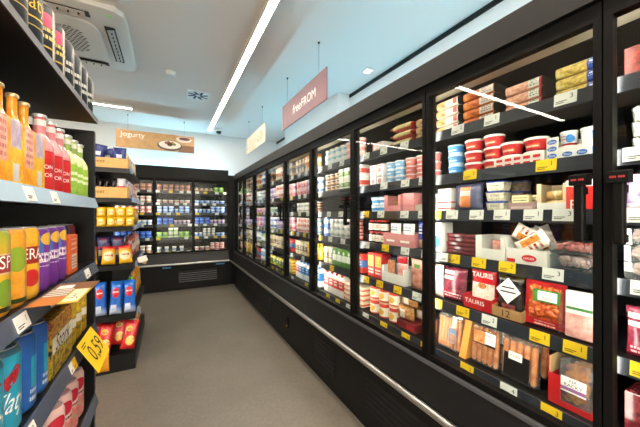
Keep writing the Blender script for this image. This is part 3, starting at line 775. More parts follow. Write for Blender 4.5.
# third shelf
R(cbox('white red-striped cheese box', .075, .09, .115, M['wredbox']), .945, 2, 1, 0, .006)
R(bag('navy see-through bag with orange centre', .145, .132, .05, M['greybag'], 'meat_pack', 'pack', 3, wr=.2), .835, 2, 1, 0, .01, tilt=-.08)
tSal = tub('square blue-lidded salad tub', .041, .043, M['salad'], BLID, sq=5, name='salad_tub', seg=24)
for lv in range(3): R(tSal, .705, 2, 1, lv, .01)
tSal2 = tub('dim blue-lidded salad tub behind', .035, .043, M['salad2'], BLID, sq=5, name='salad_tub', seg=24)
for lv in range(3): R(tSal2, .66, 2, 1, lv, .1)
R(open_tray('low mauve display tray of cream-labelled packs', .1, .12, .034, .06, MAUVEBOARD, kids=[label_card(.075, .01, 0, .014, mat('mauve_print', '#c7aaa4', .6), name='printed_mark')]), .592, 2, 1, 0, .004, jit=0)
tCP = cbox('cream-labelled cheese pack in mauve tray', .062, .03, .06, M['cheese_label'], 'cheese_pack', 'pack')
R(tCP, .605, 2, 1, 0, .02, dz=.0045); R(variant(tCP, 'cream cheese pack behind, mauve tray'), .585, 2, 1, 0, .06, dz=.0045)
trBe = open_tray('beige window display tray of cheese rolls', .088, .11, .03, .1, pack('beige_board', '#d2bd98', (('r', 0, 1, 0, .32, '#ddd8cf'),), rough=.6), ucut=.014)
R(trBe, .495, 2, 1, 0, .004, jit=0)
bm = new(); lathe(bm, [(.006, -.03), (.015, -.028), (.0165, 0), (.015, .028), (.006, .03)], 0, 0, 12)
for v in bm.verts: v.co = Vector((v.co.z, v.co.y + .018, v.co.x + .0165))
tRoll = T('cheese_roll', 'cheese', 'pale cheese roll in beige tray', .06, .035, .034, fin(bm, 'cheese_roll', M['roll'], True))
for lv in range(2): R(tRoll, .493, 2, 1, lv, .03, dz=.008)
R(cbox('red box with white letter', .078, .09, .105, M['redP'], txt=[('P', -.016, .022, .02, WINK)]), .412, 2, 1, 0, .004, jit=0)
# fourth shelf
tDM = cbox('flat dark red meat pack', .158, .12, .019, M['darkmeat'], 'meat_pack', 'pack', bev=.004)
for lv in range(5): R(tDM, .872, 3, 1, lv, .03, jit=.05)
R(open_tray('white display tray with cut-out front', .125, .13, .045, .1, GREYBOARD, ucut=.028), .716, 3, 1, 0, .004, jit=0)
tPk = bag('pink meat pack in cut-out white tray', .07, .07, .04, pack('pink_meat', (['#a35a4c', '#d39a8a', '#e6d5ca'], 25), rough=.2), 'meat_pack', 'pack', 5)
R(tPk, .71, 3, 1, 0, .05, dz=.01)
trW = open_tray('white display tray with red oval', .142, .15, .058, .062, GREYBOARD)
ovals(trW, [(.012, .024)], .026, .0135, REDINK, 'LEADER'); trW.kids.append(label_card(.03, .014, -.052, .01, REDINK, name='printed_mark'))
R(trW, .577, 3, 1, 0, .004, jit=0)
for i, (yy, dd, zz, ti, ro) in enumerate(((.609, .009, .034, 0, 1.0), (.575, .064, .03, -.1, -.2), (.533, .034, .062, 0, -1.1), (.606, .093, .03, 0, .4), (.543, .119, .035, 0, -.4))):
    tb = bag(['white orange snack-sausage bag heaped at corner side', 'white orange snack-sausage bag heaped at middle', 'white orange snack-sausage bag heaped at handle side', 'white orange snack-sausage bag on top, corner side', 'white orange snack-sausage bag on top, handle side'][i], .066, .115, .022, M['bagwhite'], 'snack_bag', 'bag', 20 + i)
    R(tb, yy, 3, 1, 0, dd, dz=zz - .012, tilt=ti, roll=ro, jit=0)
tMin = clear_tray('clear tray of pale mince', .115, .14, .05, M['mince_pale'], 70, seed=4)
tMin2 = clear_tray('clear tray of red mince', .115, .14, .042, M['mince'], 70, seed=6)
R(tMin, .443, 3, 1, 0, .006); R(tMin2, .443, 3, 1, 0, .006, dz=.0525)
# fifth shelf
tPur = bag('purple meat pack with two white labels', .135, .16, .035, M['purple'], 'meat_pack', 'pack', 8, wr=.2)
R(tPur, .907, 4, 1, 0, .01, tilt=-.1)
tTau = bag('red and white sausage pack standing behind red tray', .122, .172, .03, M['tauris'], 'meat_pack', 'pack', 9, wr=.15, txt=[('TAURIS', 0, .142, .095, WINK)])
R(tTau, .772, 4, 1, 0, .035, dz=.0045, tilt=-.06, jit=0)
R(open_tray('low red display tray with white lettering', .13, .1, .055, .06, REDBOARD, txt=[('TAURIS', -.012, .032, .09, WINK)]), .772, 4, 1, 0, .003, jit=0)
dia = new(); vs = [dia.verts.new(p) for p in ((-.048, -.004, .105), (0, -.004, .052), (.048, -.004, .105), (0, -.004, .158))]; dia.faces.new(vs)
r_ = bmesh.ops.extrude_face_region(dia, geom=dia.faces[:])
for v in [e for e in r_['geom'] if isinstance(e, bmesh.types.BMVert)]: v.co.y += .002
for zz, ww in ((.118, .05), (.1, .06)): box(dia, -ww / 2, ww / 2, -.0046, -.004, zz - .003, zz + .003, 1)
ovm = [(-.01, .135), (.01, .135)]
tBP = bag('black pack with white diamond label', .104, .165, .035, M['blackpack'], 'meat_pack', 'pack', 10, wr=.1, kids=[('label', fin(dia, 'label', [PAPER, INK]), (0, 0, 0), 'white diamond label')])
R(tBP, .648, 4, 1, 0, .015, dz=.0045, tilt=-.05, jit=0)
R(open_tray('low tan display tray with black number', .115, .09, .04, .045, TANBOARD, txt=[('12', .0, .02, .03, INK)]), .648, 4, 1, 0, .003, jit=0)
bm = new(); box(bm, -.066, .066, .02, .026, 0, .168, 0, .002)
tMO_root = fin(bm, 'meat_tray', M['redcard'])
tMO = T('meat_tray', 'tray', 'upright red tray of orange meat with green label', .132, .05, .168, tMO_root,
        [lumps(.112, .022, .072, 40, M['meatorange'], 3, (.012, .018), y0=.0, z0=.03), lumps(.112, .02, .04, 18, M['meatorange'], 5, (.011, .016), y0=.002, z0=.118),
         label_card(.085, .045, .012, .118, mat('green_label', '#3f7d2d', .5), y=-.002, txt=None, lab='green label'), label_card(.06, .034, .016, .118, PAPER, y=-.0036, name='label', txt=[('ZBOR', 0, .008, .02, INK), ('mäsa', 0, -.006, .03, INK)], lab='white label')])
R(tMO, .527, 4, 1, 0, .012, tilt=-.06)
bm = new(); box(bm, -.039, .039, 0, .025, 0, .16, 0, .006, 2); 
tHam = T('ham_pack', 'pack', 'pale ham pack with white header card', .078, .025, .16, fin(bm, 'ham_pack', M['ham']), [label_card(.07, .03, 0, .14, PAPER, name='header_card', y=-.0012, txt=[('PROSCIUTTO', 0, .0, .06, INK)]), ('film', None)])
tHam.kids = tHam.kids[:1]
R(tHam, .42, 4, 1, 0, .012, tilt=-.05)
bm = new(); box(bm, -.008, .008, 0, .03, 0, .15, 0, .003)
R(T('plastic_sleeve', 'pack', 'narrow clear pack edge beside the ham', .016, .03, .15, fin(bm, 'plastic_sleeve', CLEARP)), .474, 4, 1, 0, .02)
# bottom shelf
tSa = sausage_pack('long thin sausage pack with small picture label', .124, .17, .03, 7, kids=[label_card(.045, .07, .02, .07, pack('picture_label', '#5f6a72', (('nr', .1, .9, .05, .6, ['#3a2018', '#a8602f'], 90), ('r', 0, 1, .7, 1, '#40556a'))), y=.0)])
R(tSa, .93, 5, 1, 0, .01, tilt=-.12); 
tSx = sausage_pack('thin sausage pack standing behind', .1, .17, .03, 6)
R(tSx, .9, 5, 1, 0, .07, tilt=-.1)
bm = new(); prism(bm, [(0, 0), (.1, 0), (.13, .17), (.05, .165)], -.003, .003); prism(bm, [(0, .0), (.003, .0), (.003 + .052, .165), (.05, .165)], -.03, -.003)
R(T('card_divider', 'divider', 'orange cardboard divider between sausage packs', .06, .13, .17, fin(bm, 'card_divider', ORBOARD)), .832, 5, 1, 0, .004, jit=0)
tSb = sausage_pack('thick sausage pack with white label', .118, .18, .04, 5, kids=[label_card(.1, .062, 0, .118, pack('sausage_picture', '#2a1712', (('nr', .03, .6, .08, .95, ['#8a3a1c', '#d98b52', '#e0a06a'], 40),)), y=.0), label_card(.045, .05, .027, .122, PAPER, y=-.0015, txt=[('PÁRKY', 0, .012, .035, INK), ('UDENÉ', 0, -.005, .03, REDINK)])])
R(tSb, .752, 5, 1, 0, .01, tilt=-.12)
R(variant(tSb, 'thick sausage pack standing behind'), .75, 5, 1, 0, .075, tilt=-.1)
tSc = sausage_pack('bright sausage pack with black label', .128, .17, .04, 5, kids=[label_card(.095, .095, -.006, .055, mat('black_label', '#161213', .4), y=.0, lab='black label'), label_card(.05, .03, -.01, .095, PAPER, y=-.0015, txt=[('KLAS', 0, .002, .035, REDINK)])])
R(tSc, .612, 5, 1, 0, .01, tilt=-.12); R(variant(tSc, 'bright sausage pack standing behind black-labelled one'), .606, 5, 1, 0, .075, dz=.02, tilt=-.12)
trOn = open_tray('red display tray with beige inner side', .125, .15, .02, .12, REDBOARD, ucut=.012)
trOn = T('display_tray', 'tray', trOn.desc, trOn.w, trOn.d, trOn.h, None)
bm = new(); t_ = .003
box(bm, -.066, .055, 0, .15, 0, t_); box(bm, -.066, -.03, 0, t_, t_, .105, 0); box(bm, -.066, -.063, t_, .15, t_, .16, 0); box(bm, -.063, -.06, t_, .15, .1, .162, 1); box(bm, -.03, .055, 0, t_, t_, .02)
trOn.root = fin(bm, 'display_tray', [REDBOARD, pack('beige_card', '#c9a97c')])
R(trOn, .437, 5, 1, 0, .004, jit=0)
tOn = clear_tray('clear pack of roasted vegetables with white label', .086, .045, .15, M['onion'], 60, seed=9, r=(.012, .02), name='food_pack',
                 kids=[label_card(.07, .05, -.002, .07, PAPER, y=-.004, txt=[('NA', 0, .015, .02, INK), ('RACKY', .0, .0, .05, INK)], lab='white label'), label_card(.07, .012, -.002, .056, mat('purple_print', '#8d5a8a', .5), y=-.0048)])
R(tOn, .434, 5, 1, 0, .016, dz=.0045, tilt=-.08, jit=0)
R(variant(tOn, 'clear vegetable pack behind the front one'), .434, 5, 1, 0, .085, dz=.02, tilt=-.1)
# door cut by the frame edge
R(cbox('red jar-shaped ready meal box', .08, .1, .1, pack('dark_red_food', (['#3a0d0a', '#7a1f14', '#b0391f'], 30))), .27, 0, 0, 0, .01)
tCT = tub('clear square tub of food', .035, .045, pack('clear_tub_food', (['#5d6a66', '#aeb4ae', '#d3d2c8'], 30), rough=.2), CLEARP, sq=5)
for lv in range(3): R(tCT, .265, 1, 0, lv, .01)
R(bag('purple patterned snack bag', .08, .11, .04, pack('purple_white_bag', '#d9d2dc', (('nr', 0, 1, .2, .8, ['#5b3a8a', '#b79fcf', '#e9e3ef'], 30),))), .27, 2, 0, 0, .01)
tPT = clear_tray('clear tray of pink meat', .08, .09, .05, M['mince_pale'], 40, seed=14)
for lv in range(3): R(tPT, .27, 3, 0, lv, .01)
R(bag('dark meat pack at the edge', .08, .15, .03, M['purple'], 'meat_pack', 'pack', 4), .27, 4, 0, 0, .01)
R(cbox('dark sausage box at the edge', .08, .1, .14, M['darkmeat'], 'sausage_box', 'box'), .27, 5, 0, 0, .01)

# --- second-largest door (Y .96..1.60)
tLong = bag('long red cream pasta bag lying flat', .2, .1, .045, pack('cream_red_bag', '#d9c9a4', (('nr', .14, .86, .0, 1, ['#b79b62', '#dcc890', '#ece0bf'], 50), ('r', 0, .13, 0, 1, '#b42a2a'), ('r', .87, 1, 0, 1, '#b42a2a'), ('r', .13, .86, .0, .18, '#b42a2a')), rough=.25), 'pasta_bag', 'bag', 31)
tLong = T('pasta_bag', 'bag', 'long red-ended cream pasta bag', .2, .1, .046, None)
bmx = pillow(.2, .1, .044, seed=31, wr=.2)
for v in bmx.verts: v.co = Vector((v.co.x, v.co.z, v.co.y))
tLong.root = fin(bmx, 'pasta_bag', pack('pasta_print', '#d9c9a4', (('nr', .14, .86, .0, 1, ['#b79b62', '#dcc890', '#ece0bf'], 50), ('r', 0, .14, 0, 1, '#b42a2a'), ('r', .86, 1, 0, 1, '#b42a2a'), ('r', .14, .86, .0, .3, '#c0504a')), rough=.25), True)
for lv in range(3): R(tLong, 1.27, 0, 2, lv, .015, dz=.005)
for lv in range(3): R(tC, 1.06, 0, 2, lv, .012) if False else R(variant(tA, 'white brown flat meal pack'), 1.09, 0, 2, lv, .012)
tWr = cbox('low white red printed box', .11, .12, .035, pack('white_red_low', '#e2dcd6', (('t', .1, .9, .2, .8, '#c0504a', 2), ('r', 0, .12, 0, 1, '#c0504a'))))
for lv in range(2): R(tWr, 1.48, 0, 2, lv, .012)
tPink = tub('coral white-lidded yoghurt tub', .036, .046, pack('coral_tub', '#d9736b', (('t', .2, .8, .35, .7, '#f6e4dc', 1),)), WTUBLID, name='yoghurt_tub')
tSky = tub('sky blue white-lidded yoghurt tub', .036, .046, pack('sky_tub', '#7fb0d6', (('t', .2, .8, .35, .7, '#eef4f8', 1), ('r', 0, 1, 0, .15, '#c8dbea'))), WTUBLID, name='yoghurt_tub')
tWp = cbox('small white pink dairy box', .06, .08, .07, pack('white_pink_box', '#e6dede', (('e', .5, .45, .3, .22, '#cf8a94'), ('t', .1, .9, .7, .95, '#7d6a80', 1))), 'dairy_carton')
for lv in range(2): R(tWp, 1.53, 1, 2, lv, .012); R(tWp, 1.463, 1, 2, lv, .012)
for lv in range(3):
    R(tSky, 1.385, 1, 2, lv, .012); R(tSky, 1.305, 1, 2, lv, .012)
    R(tPink, 1.218, 1, 2, lv, .012); R(tPink, 1.135, 1, 2, lv, .012); R(tPink, 1.055, 1, 2, lv, .012)
tBW = tub('blue and white cream tub', .037, .05, pack('blue_white_tub', '#e5eaee', (('r', 0, 1, .25, .7, '#4f96cf'),)), mat('lid_lightblue', '#9cc4e2', .4), name='cream_tub')
for lv in range(2): R(tBW, 1.535, 2, 2, lv, .012); R(tBW, 1.455, 2, 2, lv, .012)
trPk = open_tray('pink cardboard display tray with cut-out front', .14, .13, .04, .105, PINKBOARD, ucut=.03, txt=[('.....', 0, .02, .05, WINK)])
trPk.kids = []
R(trPk, 1.335, 2, 2, 0, .004, jit=0)
R(bag('brown bread pack in pink tray', .085, .06, .05, pack('bread', (['#5d3519', '#8f5a2c', '#b98448'], 35)), 'bread_pack', 'pack', 2), 1.33, 2, 2, 0, .04, dz=.02)
R(cbox('plain pink cardboard box', .085, .12, .108, PINKBOARD), 1.205, 2, 2, 0, .006)
R(open_tray('beige display tray of clear bags', .15, .12, .04, .045, pack('beige_tray', '#cfc3b2', rough=.6)), 1.075, 2, 2, 0, .004, jit=0)
tCl = bag('clear crinkled cheese bag', .07, .09, .04, pack('clear_cheese', (['#8f8a80', '#cfc9bd', '#ece8df'], 45), rough=.15), 'cheese_bag', 'bag', 41, wr=.8)
R(tCl, 1.11, 2, 2, 0, .04, dz=.012); R(tCl, 1.04, 2, 2, 0, .04, dz=.012)
tJr = jar('small red-lidded dark sauce jar', .028, .075, pack('dark_sauce', (['#2a120c', '#5a1f14'], 20), rough=.15), mat('red_lid', '#b3262a', .4), pack('white_label_s', '#e4ddd0', (('t', .1, .9, .2, .8, '#9a2a22', 2),)))
for i in range(3):
    R(tJr, 1.56 - i * .062, 3, 2, 0, .01); R(tJr, 1.56 - i * .062, 3, 2, 1, .01)
trPp = open_tray('wide pink display tray of cheese packs', .25, .13, .075, .08, PINKBOARD, kids=[label_card(.07, .012, -.06, .03, WINK, name='printed_mark'), label_card(.07, .012, .06, .03, WINK, name='printed_mark')])
R(trPp, 1.288, 3, 2, 0, .004, jit=0)
tWc = bag('white clear cheese pack in wide pink tray', .09, .13, .03, pack('white_cheese_pack', '#dfe4e2', (('nr', .2, .8, .05, .5, ['#b0705a', '#e4d4c4'], 40), ('t', .2, .8, .6, .85, '#3f6a8a', 2)), rough=.2), 'cheese_pack', 'pack', 17)
R(tWc, 1.345, 3, 2, 0, .03, dz=.006); R(tWc, 1.235, 3, 2, 0, .03, dz=.006)
R(bag('navy blue pack with white script', .1, .155, .04, pack('navy_pack', '#27348f', (('r', .1, .9, .05, .34, '#c99a82'), ('t', .15, .85, .55, .8, '#e9e6f0', 2)), rough=.25), 'meat_pack', 'pack', 18), 1.1, 3, 2, 0, .012)
R(cbox('white carton with blue triangle', .06, .09, .15, pack('white_blue_carton', '#e4e2dc', (('e', .5, .35, .4, .2, '#5b9ad0'),))), 1.012, 3, 2, 0, .01)
tYr = cbox('yellow red noodle box', .07, .08, .16, pack('yellow_red_box', '#c9302a', (('nr', .1, .9, .45, .9, ['#d98a2a', '#e9c65a', '#b93a22'], 40), ('t', .1, .9, .1, .35, '#f0e4d0', 2))))
R(tYr, 1.55, 4, 2, 0, .01); R(tYr, 1.475, 4, 2, 0, .01)
R(open_tray('white display tray of sausages', .2, .12, .06, .1, GREYBOARD, ucut=.02), 1.33, 4, 2, 0, .004, jit=0)
R(sausage_pack('small sausage pack in white tray', .06, .14, .03, 3), 1.39, 4, 2, 0, .04, dz=.006)
R(bag('red white ham pack in white tray', .1, .17, .03, pack('ham_redwhite', '#d9cfc8', (('r', .06, .94, .7, .95, '#b3222a'), ('nr', .1, .9, .08, .65, ['#b95a52', '#e3c0b4'], 20)), rough=.2), 'ham_pack', 'pack', 12), 1.295, 4, 2, 0, .04, dz=.006)
R(bag('pink green salami pack', .11, .17, .03, pack('salami_pack', '#cf9a88', (('nr', .05, .95, .05, .7, ['#9c4a3c', '#d9a08c'], 30), ('r', .3, .7, .72, .85, '#5d8a4a')), rough=.2), 'meat_pack', 'pack', 13), 1.145, 4, 2, 0, .012)
R(bag('pale pink salami pack', .1, .165, .03, pack('salami_pale', (['#d8b4a6', '#e6cfc4'], 15), (('r', .25, .75, .5, .8, '#ece7e0'),), rough=.2), 'meat_pack', 'pack', 14), 1.03, 4, 2, 0, .012)
tJar2 = tub('white red spread jar', .042, .1, pack('white_red_jar', '#e3d6c4', (('r', 0, 1, .7, .95, '#c23a2c'), ('e', .5, .4, .3, .22, '#d8a83c'), ('r', 0, 1, 0, .1, '#c23a2c'))), mat('lid_tan', '#d8b48a', .4), name='spread_jar', taper=.97)
for i, lvs in enumerate((2, 2, 2)):
    for lv in range(lvs): R(tJar2, 1.545 - i * .095, 5, 2, lv, .01)
tBrd = bag('round brown seeded loaf pack', .12, .08, .07, pack('seeded_loaf', (['#5a3316', '#9a6430', '#c99a5c'], 60), (('r', .35, .65, .2, .8, '#d9cfc0'),), rough=.3), 'bread_pack', 'pack', 15)
R(cbox('dark red flat box under loaves', .15, .13, .045, pack('dark_red_box', '#6a1a1c', (('r', .55, .95, .2, .8, '#a32026'),))), 1.225, 5, 2, 0, .006)
R(tBrd, 1.255, 5, 2, 0, .01, dz=.047); R(tBrd, 1.19, 5, 2, 0, .085, dz=.047); R(tBrd, 1.235, 5, 2, 0, .02, dz=.128)
R(cbox('dark sausage box with white print', .1, .09, .13, pack('dark_box', '#2a1612', (('nr', .05, .95, .5, .95, ['#7a3a1c', '#b9703c'], 40), ('t', .15, .85, .15, .4, '#e0d8cc', 3)))), 1.055, 5, 2, 0, .01)

# --- generic goods for the doors further along
def G(kind, desc, c1, c2, c3='#ece8e0', s=1.0):
    key = desc.replace(' ', '_')
    prt = pack(key, c1, (('r', 0, 1, .3, .68, c2), ('t', .15, .85, .36, .62, c3, 2), ('e', .5, .8, .2, .1, c3)))
    if kind == 'tub': return tub(desc, .034 * s, .05 * s, prt, mat('lid' + c3, c3, .4), name='yoghurt_tub', seg=14)
    if kind == 'pot': return tub(desc, .031 * s, .075 * s, prt, mat('lid' + c3, c3, .4), name='yoghurt_pot', cat='pot', seg=14, taper=.78)
    if kind == 'box': return cbox(desc, .068 * s, .075, .085 * s, prt, 'dairy_carton')
    if kind == 'tall': return cbox(desc, .062 * s, .062, .135 * s, prt, 'juice_carton')
    if kind == 'milk': return gable(desc, .07 * s, .185 * s, prt, mat('cap' + c2, c2, .4))
    if kind == 'bot': return bottle(desc, .027 * s, .15 * s, pack(key + '_body', c1, rough=.25), mat('cap' + c2, c2, .4), prt, (.12, .6), .45, .62, name='milk_drink_bottle', seg=14)
    if kind == 'bag': return bag(desc, .085 * s, .12 * s, .04, prt, 'cheese_bag', 'bag', len(desc), wr=.4)
    if kind == 'flat':
        return cbox(desc, .12 * s, .11, .034 * s, prt, 'butter_pack', 'pack', bev=.004)
def fill(door, k, segs, run='R', a=None, b=None):
    """segs: (template, columns, levels); goods set side by side from the corner side of one door"""
    if run == 'R':
        b0 = .32 + .64 * (door - 1); hi, lo = b0 + .64 - .03, b0 + .03
    else: lo, hi = -.815 + .61 * door + .032, -.815 + .61 * (door + 1) - .032
    lim = (ST[k - 1] - .03 - ST[k]) if k else .185
    tot = sum((t.w + .006) * n for t, n, l in segs)
    gap = max(.006, .006 + (hi - lo - tot) / max(1, sum(n for t, n, l in segs)) * .7)
    pos = hi if run == 'R' else lo
    for t, n, lv in segs:
        if run == 'R': lv = max(lv, min(4, int(lim / (t.h + .002))))
        for i in range(n):
            if run == 'R':
                c = pos - t.w / 2
                if c - t.w / 2 < lo - .005: return
                for q in range(lv):
                    if (q + 1) * (t.h + .001) < lim: R(t, c, k, door, q, .008 + random.uniform(0, .006))
                pos -= t.w + gap
            else:
                c = pos + t.w / 2
                if c + t.w / 2 > hi + .005: return
                for q in range(lv):
                    if (q + 1) * (t.h + .001) < lim: Bk(t, c, k, door, q, .008)
                pos += t.w + gap

g_wt = G('tub', 'white dairy tub with teal band', '#dfe3e6', '#7fb6c4')
g_lr = G('tub', 'pale red dairy tub', '#e2b4ac', '#d06a62')
g_br = G('tub', 'brown pudding tub', '#7a4a2c', '#caa078')
g_wg = G('box', 'white green dairy box', '#e3e6da', '#6f9a4a')
g_wr = G('box', 'white red dairy box', '#e6ded8', '#c2403a')
g_yb = G('bot', 'yellow drink bottle', '#d8b23c', '#b98a1e')
g_wb = G('bot', 'white drink bottle with blue label', '#e6e8ea', '#3f7fb8')
g_gr = G('tub', 'grey cream tub', '#cfd0cc', '#8f9a98')
g_rd = G('tub', 'bright red dessert tub', '#c8302c', '#e6b8a8')
g_gc = G('tall', 'green and white juice carton', '#4f8a3a', '#e4e6dc')
g_bc = G('tall', 'beige oat drink carton', '#d6c29a', '#8a6a42')
g_rb = G('tall', 'red blue juice carton', '#c23a36', '#3f6aa8')
g_mr = G('milk', 'red white milk carton', '#e0d8d2', '#c8352e')
g_mb = G('milk', 'blue white milk carton', '#dfe5ea', '#2f7cc0')
g_fl = G('flat', 'cream red butter pack', '#dcc9a8', '#b84a3a', s=1.0)
g_fy = G('flat', 'yellow butter pack', '#d9b63c', '#9a6a1e')
g_pk = G('pot', 'pink yoghurt pot', '#e0a8b4', '#c25a78')
g_lv = G('pot', 'lavender yoghurt pot', '#b8a8d0', '#6a4a9a')
g_wp = G('pot', 'white yoghurt pot with blue band', '#e2e4ea', '#4a78b8')
g_gp = G('pot', 'green yoghurt pot', '#b4cfa0', '#4f8a3a')
g_cb = G('bag', 'cream grated cheese bag', '#d9cba8', '#b07a3c')
g_yg = G('bag', 'yellow green cheese bag', '#c9b83c', '#4f7a34')
g_dk = G('box', 'dark brown dessert box', '#4a3428', '#a8804e')
g_bl = G('box', 'deep blue dairy box', '#2f5aa8', '#c8d4e6')
g_pp = G('box', 'purple dessert box', '#6a4a8a', '#d6c8dc')
g_or = G('box', 'orange cheese box', '#c9752e', '#ecd9b4')
# third-largest door
fill(3, 0, [(g_wt, 4, 3), (g_lr, 3, 3)]); fill(3, 1, [(g_br, 3, 2), (g_wg, 2, 2), (g_wr, 2, 2)]); fill(3, 2, [(g_yb, 5, 1), (g_wb, 4, 1)])
fill(3, 3, [(g_bl, 1, 1), (g_gr, 4, 3), (g_rd, 3, 2)]); fill(3, 4, [(g_bc, 2, 1), (g_gc, 4, 1), (g_rb, 2, 1)]); fill(3, 5, [(g_mr, 4, 1), (g_fl, 2, 4)])
# fourth-largest
fill(4, 0, [(g_dk, 3, 1), (g_or, 3, 1), (g_cb, 1, 1)]); fill(4, 1, [(g_pk, 4, 2), (g_wp, 4, 2)]); fill(4, 2, [(g_gr, 4, 2), (g_br, 4, 2)])
fill(4, 3, [(g_lr, 4, 2), (g_wt, 4, 3)]); fill(4, 4, [(g_bc, 4, 1), (g_yb, 5, 1)]); fill(4, 5, [(g_mr, 1, 1), (g_mb, 6, 1)])
fill(5, 0, [(g_or, 3, 1), (g_dk, 4, 1)]); fill(5, 1, [(g_wr, 4, 1), (g_pk, 4, 2)]); fill(5, 2, [(g_wb, 5, 1), (g_yb, 4, 1)])
fill(5, 3, [(g_lv, 5, 2), (g_pk, 3, 2)]); fill(5, 4, [(g_bc, 4, 1), (g_rb, 3, 1)]); fill(5, 5, [(g_yg, 3, 1), (g_fy, 2, 3)])
fill(6, 0, [(g_bl, 3, 1), (g_dk, 3, 1)]); fill(6, 1, [(g_wp, 6, 1), (g_lv, 2, 1)]); fill(6, 2, [(g_pk, 4, 1), (g_gp, 4, 1)])
fill(6, 3, [(g_lv, 4, 2), (g_wp, 4, 2)]); fill(6, 4, [(g_gc, 4, 1), (g_bc, 4, 1)]); fill(6, 5, [(g_mb, 4, 1), (g_yg, 3, 1)])
fill(7, 0, [(g_dk, 3, 1), (g_or, 3, 1)]); fill(7, 1, [(g_wt, 7, 2)]); fill(7, 2, [(g_pk, 7, 1)])
fill(7, 3, [(g_lv, 4, 1), (g_pk, 3, 1)]); fill(7, 4, [(g_wb, 8, 1)]); fill(7, 5, [(g_yg, 2, 1), (g_rb, 4, 1)])
fill(8, 0, [(g_wg, 3, 1), (g_dk, 3, 1)]); fill(8, 1, [(g_wr, 6, 1)]); fill(8, 2, [(g_wp, 7, 1)])
fill(8, 3, [(g_lv, 6, 1)]); fill(8, 4, [(g_bc, 7, 1)]); fill(8, 5, [(g_fy, 3, 2)])
# end fridge
b_bn = G('tub', 'brown cream coffee tub', '#8a5044', '#d9a890', '#b07a6a', s=1.2)
b_wn = G('tub', 'white pink cream tub', '#e6d8d4', '#b8685a', s=1.2)
b_wb = G('tub', 'white blue yoghurt tub', '#a4c4f0', '#1f58c8', '#c8dcf6', s=1.2)
b_bb = G('tub', 'deep blue yoghurt tub', '#2450b8', '#7aa4ee', '#3f6fd0', s=1.2)
b_gn = G('box', 'lime green dairy box', '#86c42a', '#4f8a1a', s=1.15)
b_wh = G('pot', 'white tall yoghurt pot', '#e6e8ec', '#6a9ac8', s=1.15)
b_rd = G('tub', 'red white yoghurt tub', '#c84a4a', '#eedad6', s=1.2)
b_lb = G('pot', 'light blue yoghurt pot', '#6fa8ea', '#2a60c8')
fill(0, 0, [(b_bn, 6, 2)], 'B'); fill(0, 1, [(b_wn, 6, 2)], 'B'); fill(0, 2, [(b_rd, 6, 2)], 'B'); fill(0, 3, [(b_wh, 7, 1)], 'B'); fill(0, 4, [(b_bb, 6, 2)], 'B'); fill(0, 5, [(b_wn, 6, 2)], 'B')
fill(1, 0, [(b_bn, 6, 2)], 'B'); fill(1, 1, [(b_wn, 6, 1)], 'B'); fill(1, 2, [(b_wb, 3, 2), (b_lb, 1, 1), (b_wb, 2, 2)], 'B'); fill(1, 3, [(b_bb, 3, 2), (g_lv, 4, 1)], 'B'); fill(1, 4, [(b_gn, 2, 1), (g_wg, 2, 2), (b_gn, 2, 1)], 'B'); fill(1, 5, [(b_wh, 4, 1)], 'B')
fill(2, 0, [(g_dk, 4, 1), (b_gn, 2, 1)], 'B'); fill(2, 1, [(b_wb, 6, 1)], 'B'); fill(2, 2, [(b_lb, 4, 1), (b_wb, 3, 2)], 'B'); fill(2, 3, [(b_bb, 3, 2), (g_lv, 4, 1)], 'B'); fill(2, 4, [(b_lb, 2, 1), (g_gr, 3, 3), (b_wb, 2, 1)], 'B'); fill(2, 5, [(b_wn, 3, 1), (b_rd, 3, 2)], 'B')

# ================================================================== drinks shelf (facing +X), local x = world Y - YL, local -y towards the aisle
YL0, YL1, XF = .35, 1.59, -.28
LZ = [1.772, 1.412, 1.138, .872, .562]   # shelf tops
gl = thing('shelving_unit', 'black drinks shelving unit beside the viewer', 'shelf unit', (XF, YL0, 0), PI / 2)
L = YL1 - YL0
PALERAIL = mat('pale_blue_rail', '#a9c3d6', .25); DBRAIL = mat('dark_blue_rail', '#4a5263', .2)
bm = new(); box(bm, 0, L - .03, .5, .53, 0, 2.15); obj('back_panel', fin(bm, 'back_panel', BLK2), gl)
bm = new(); box(bm, 0, L - .03, .03, .499, 0, .12); obj('base', fin(bm, 'base', BLK), gl)
bm = new(); box(bm, L - .029, L, .005, .53, 0, 1.71)
obj('end_panel', fin(bm, 'end_panel', BLK), gl)
bm = new()
for k in range(46):
    z = .1 + k * .034
    box(bm, L - .02, L - .01, .003, .0049, z, z + .018)
obj('slot_strip', fin(bm, 'slot_strip', mat('slot_blue', '#28364e', .5)), gl)
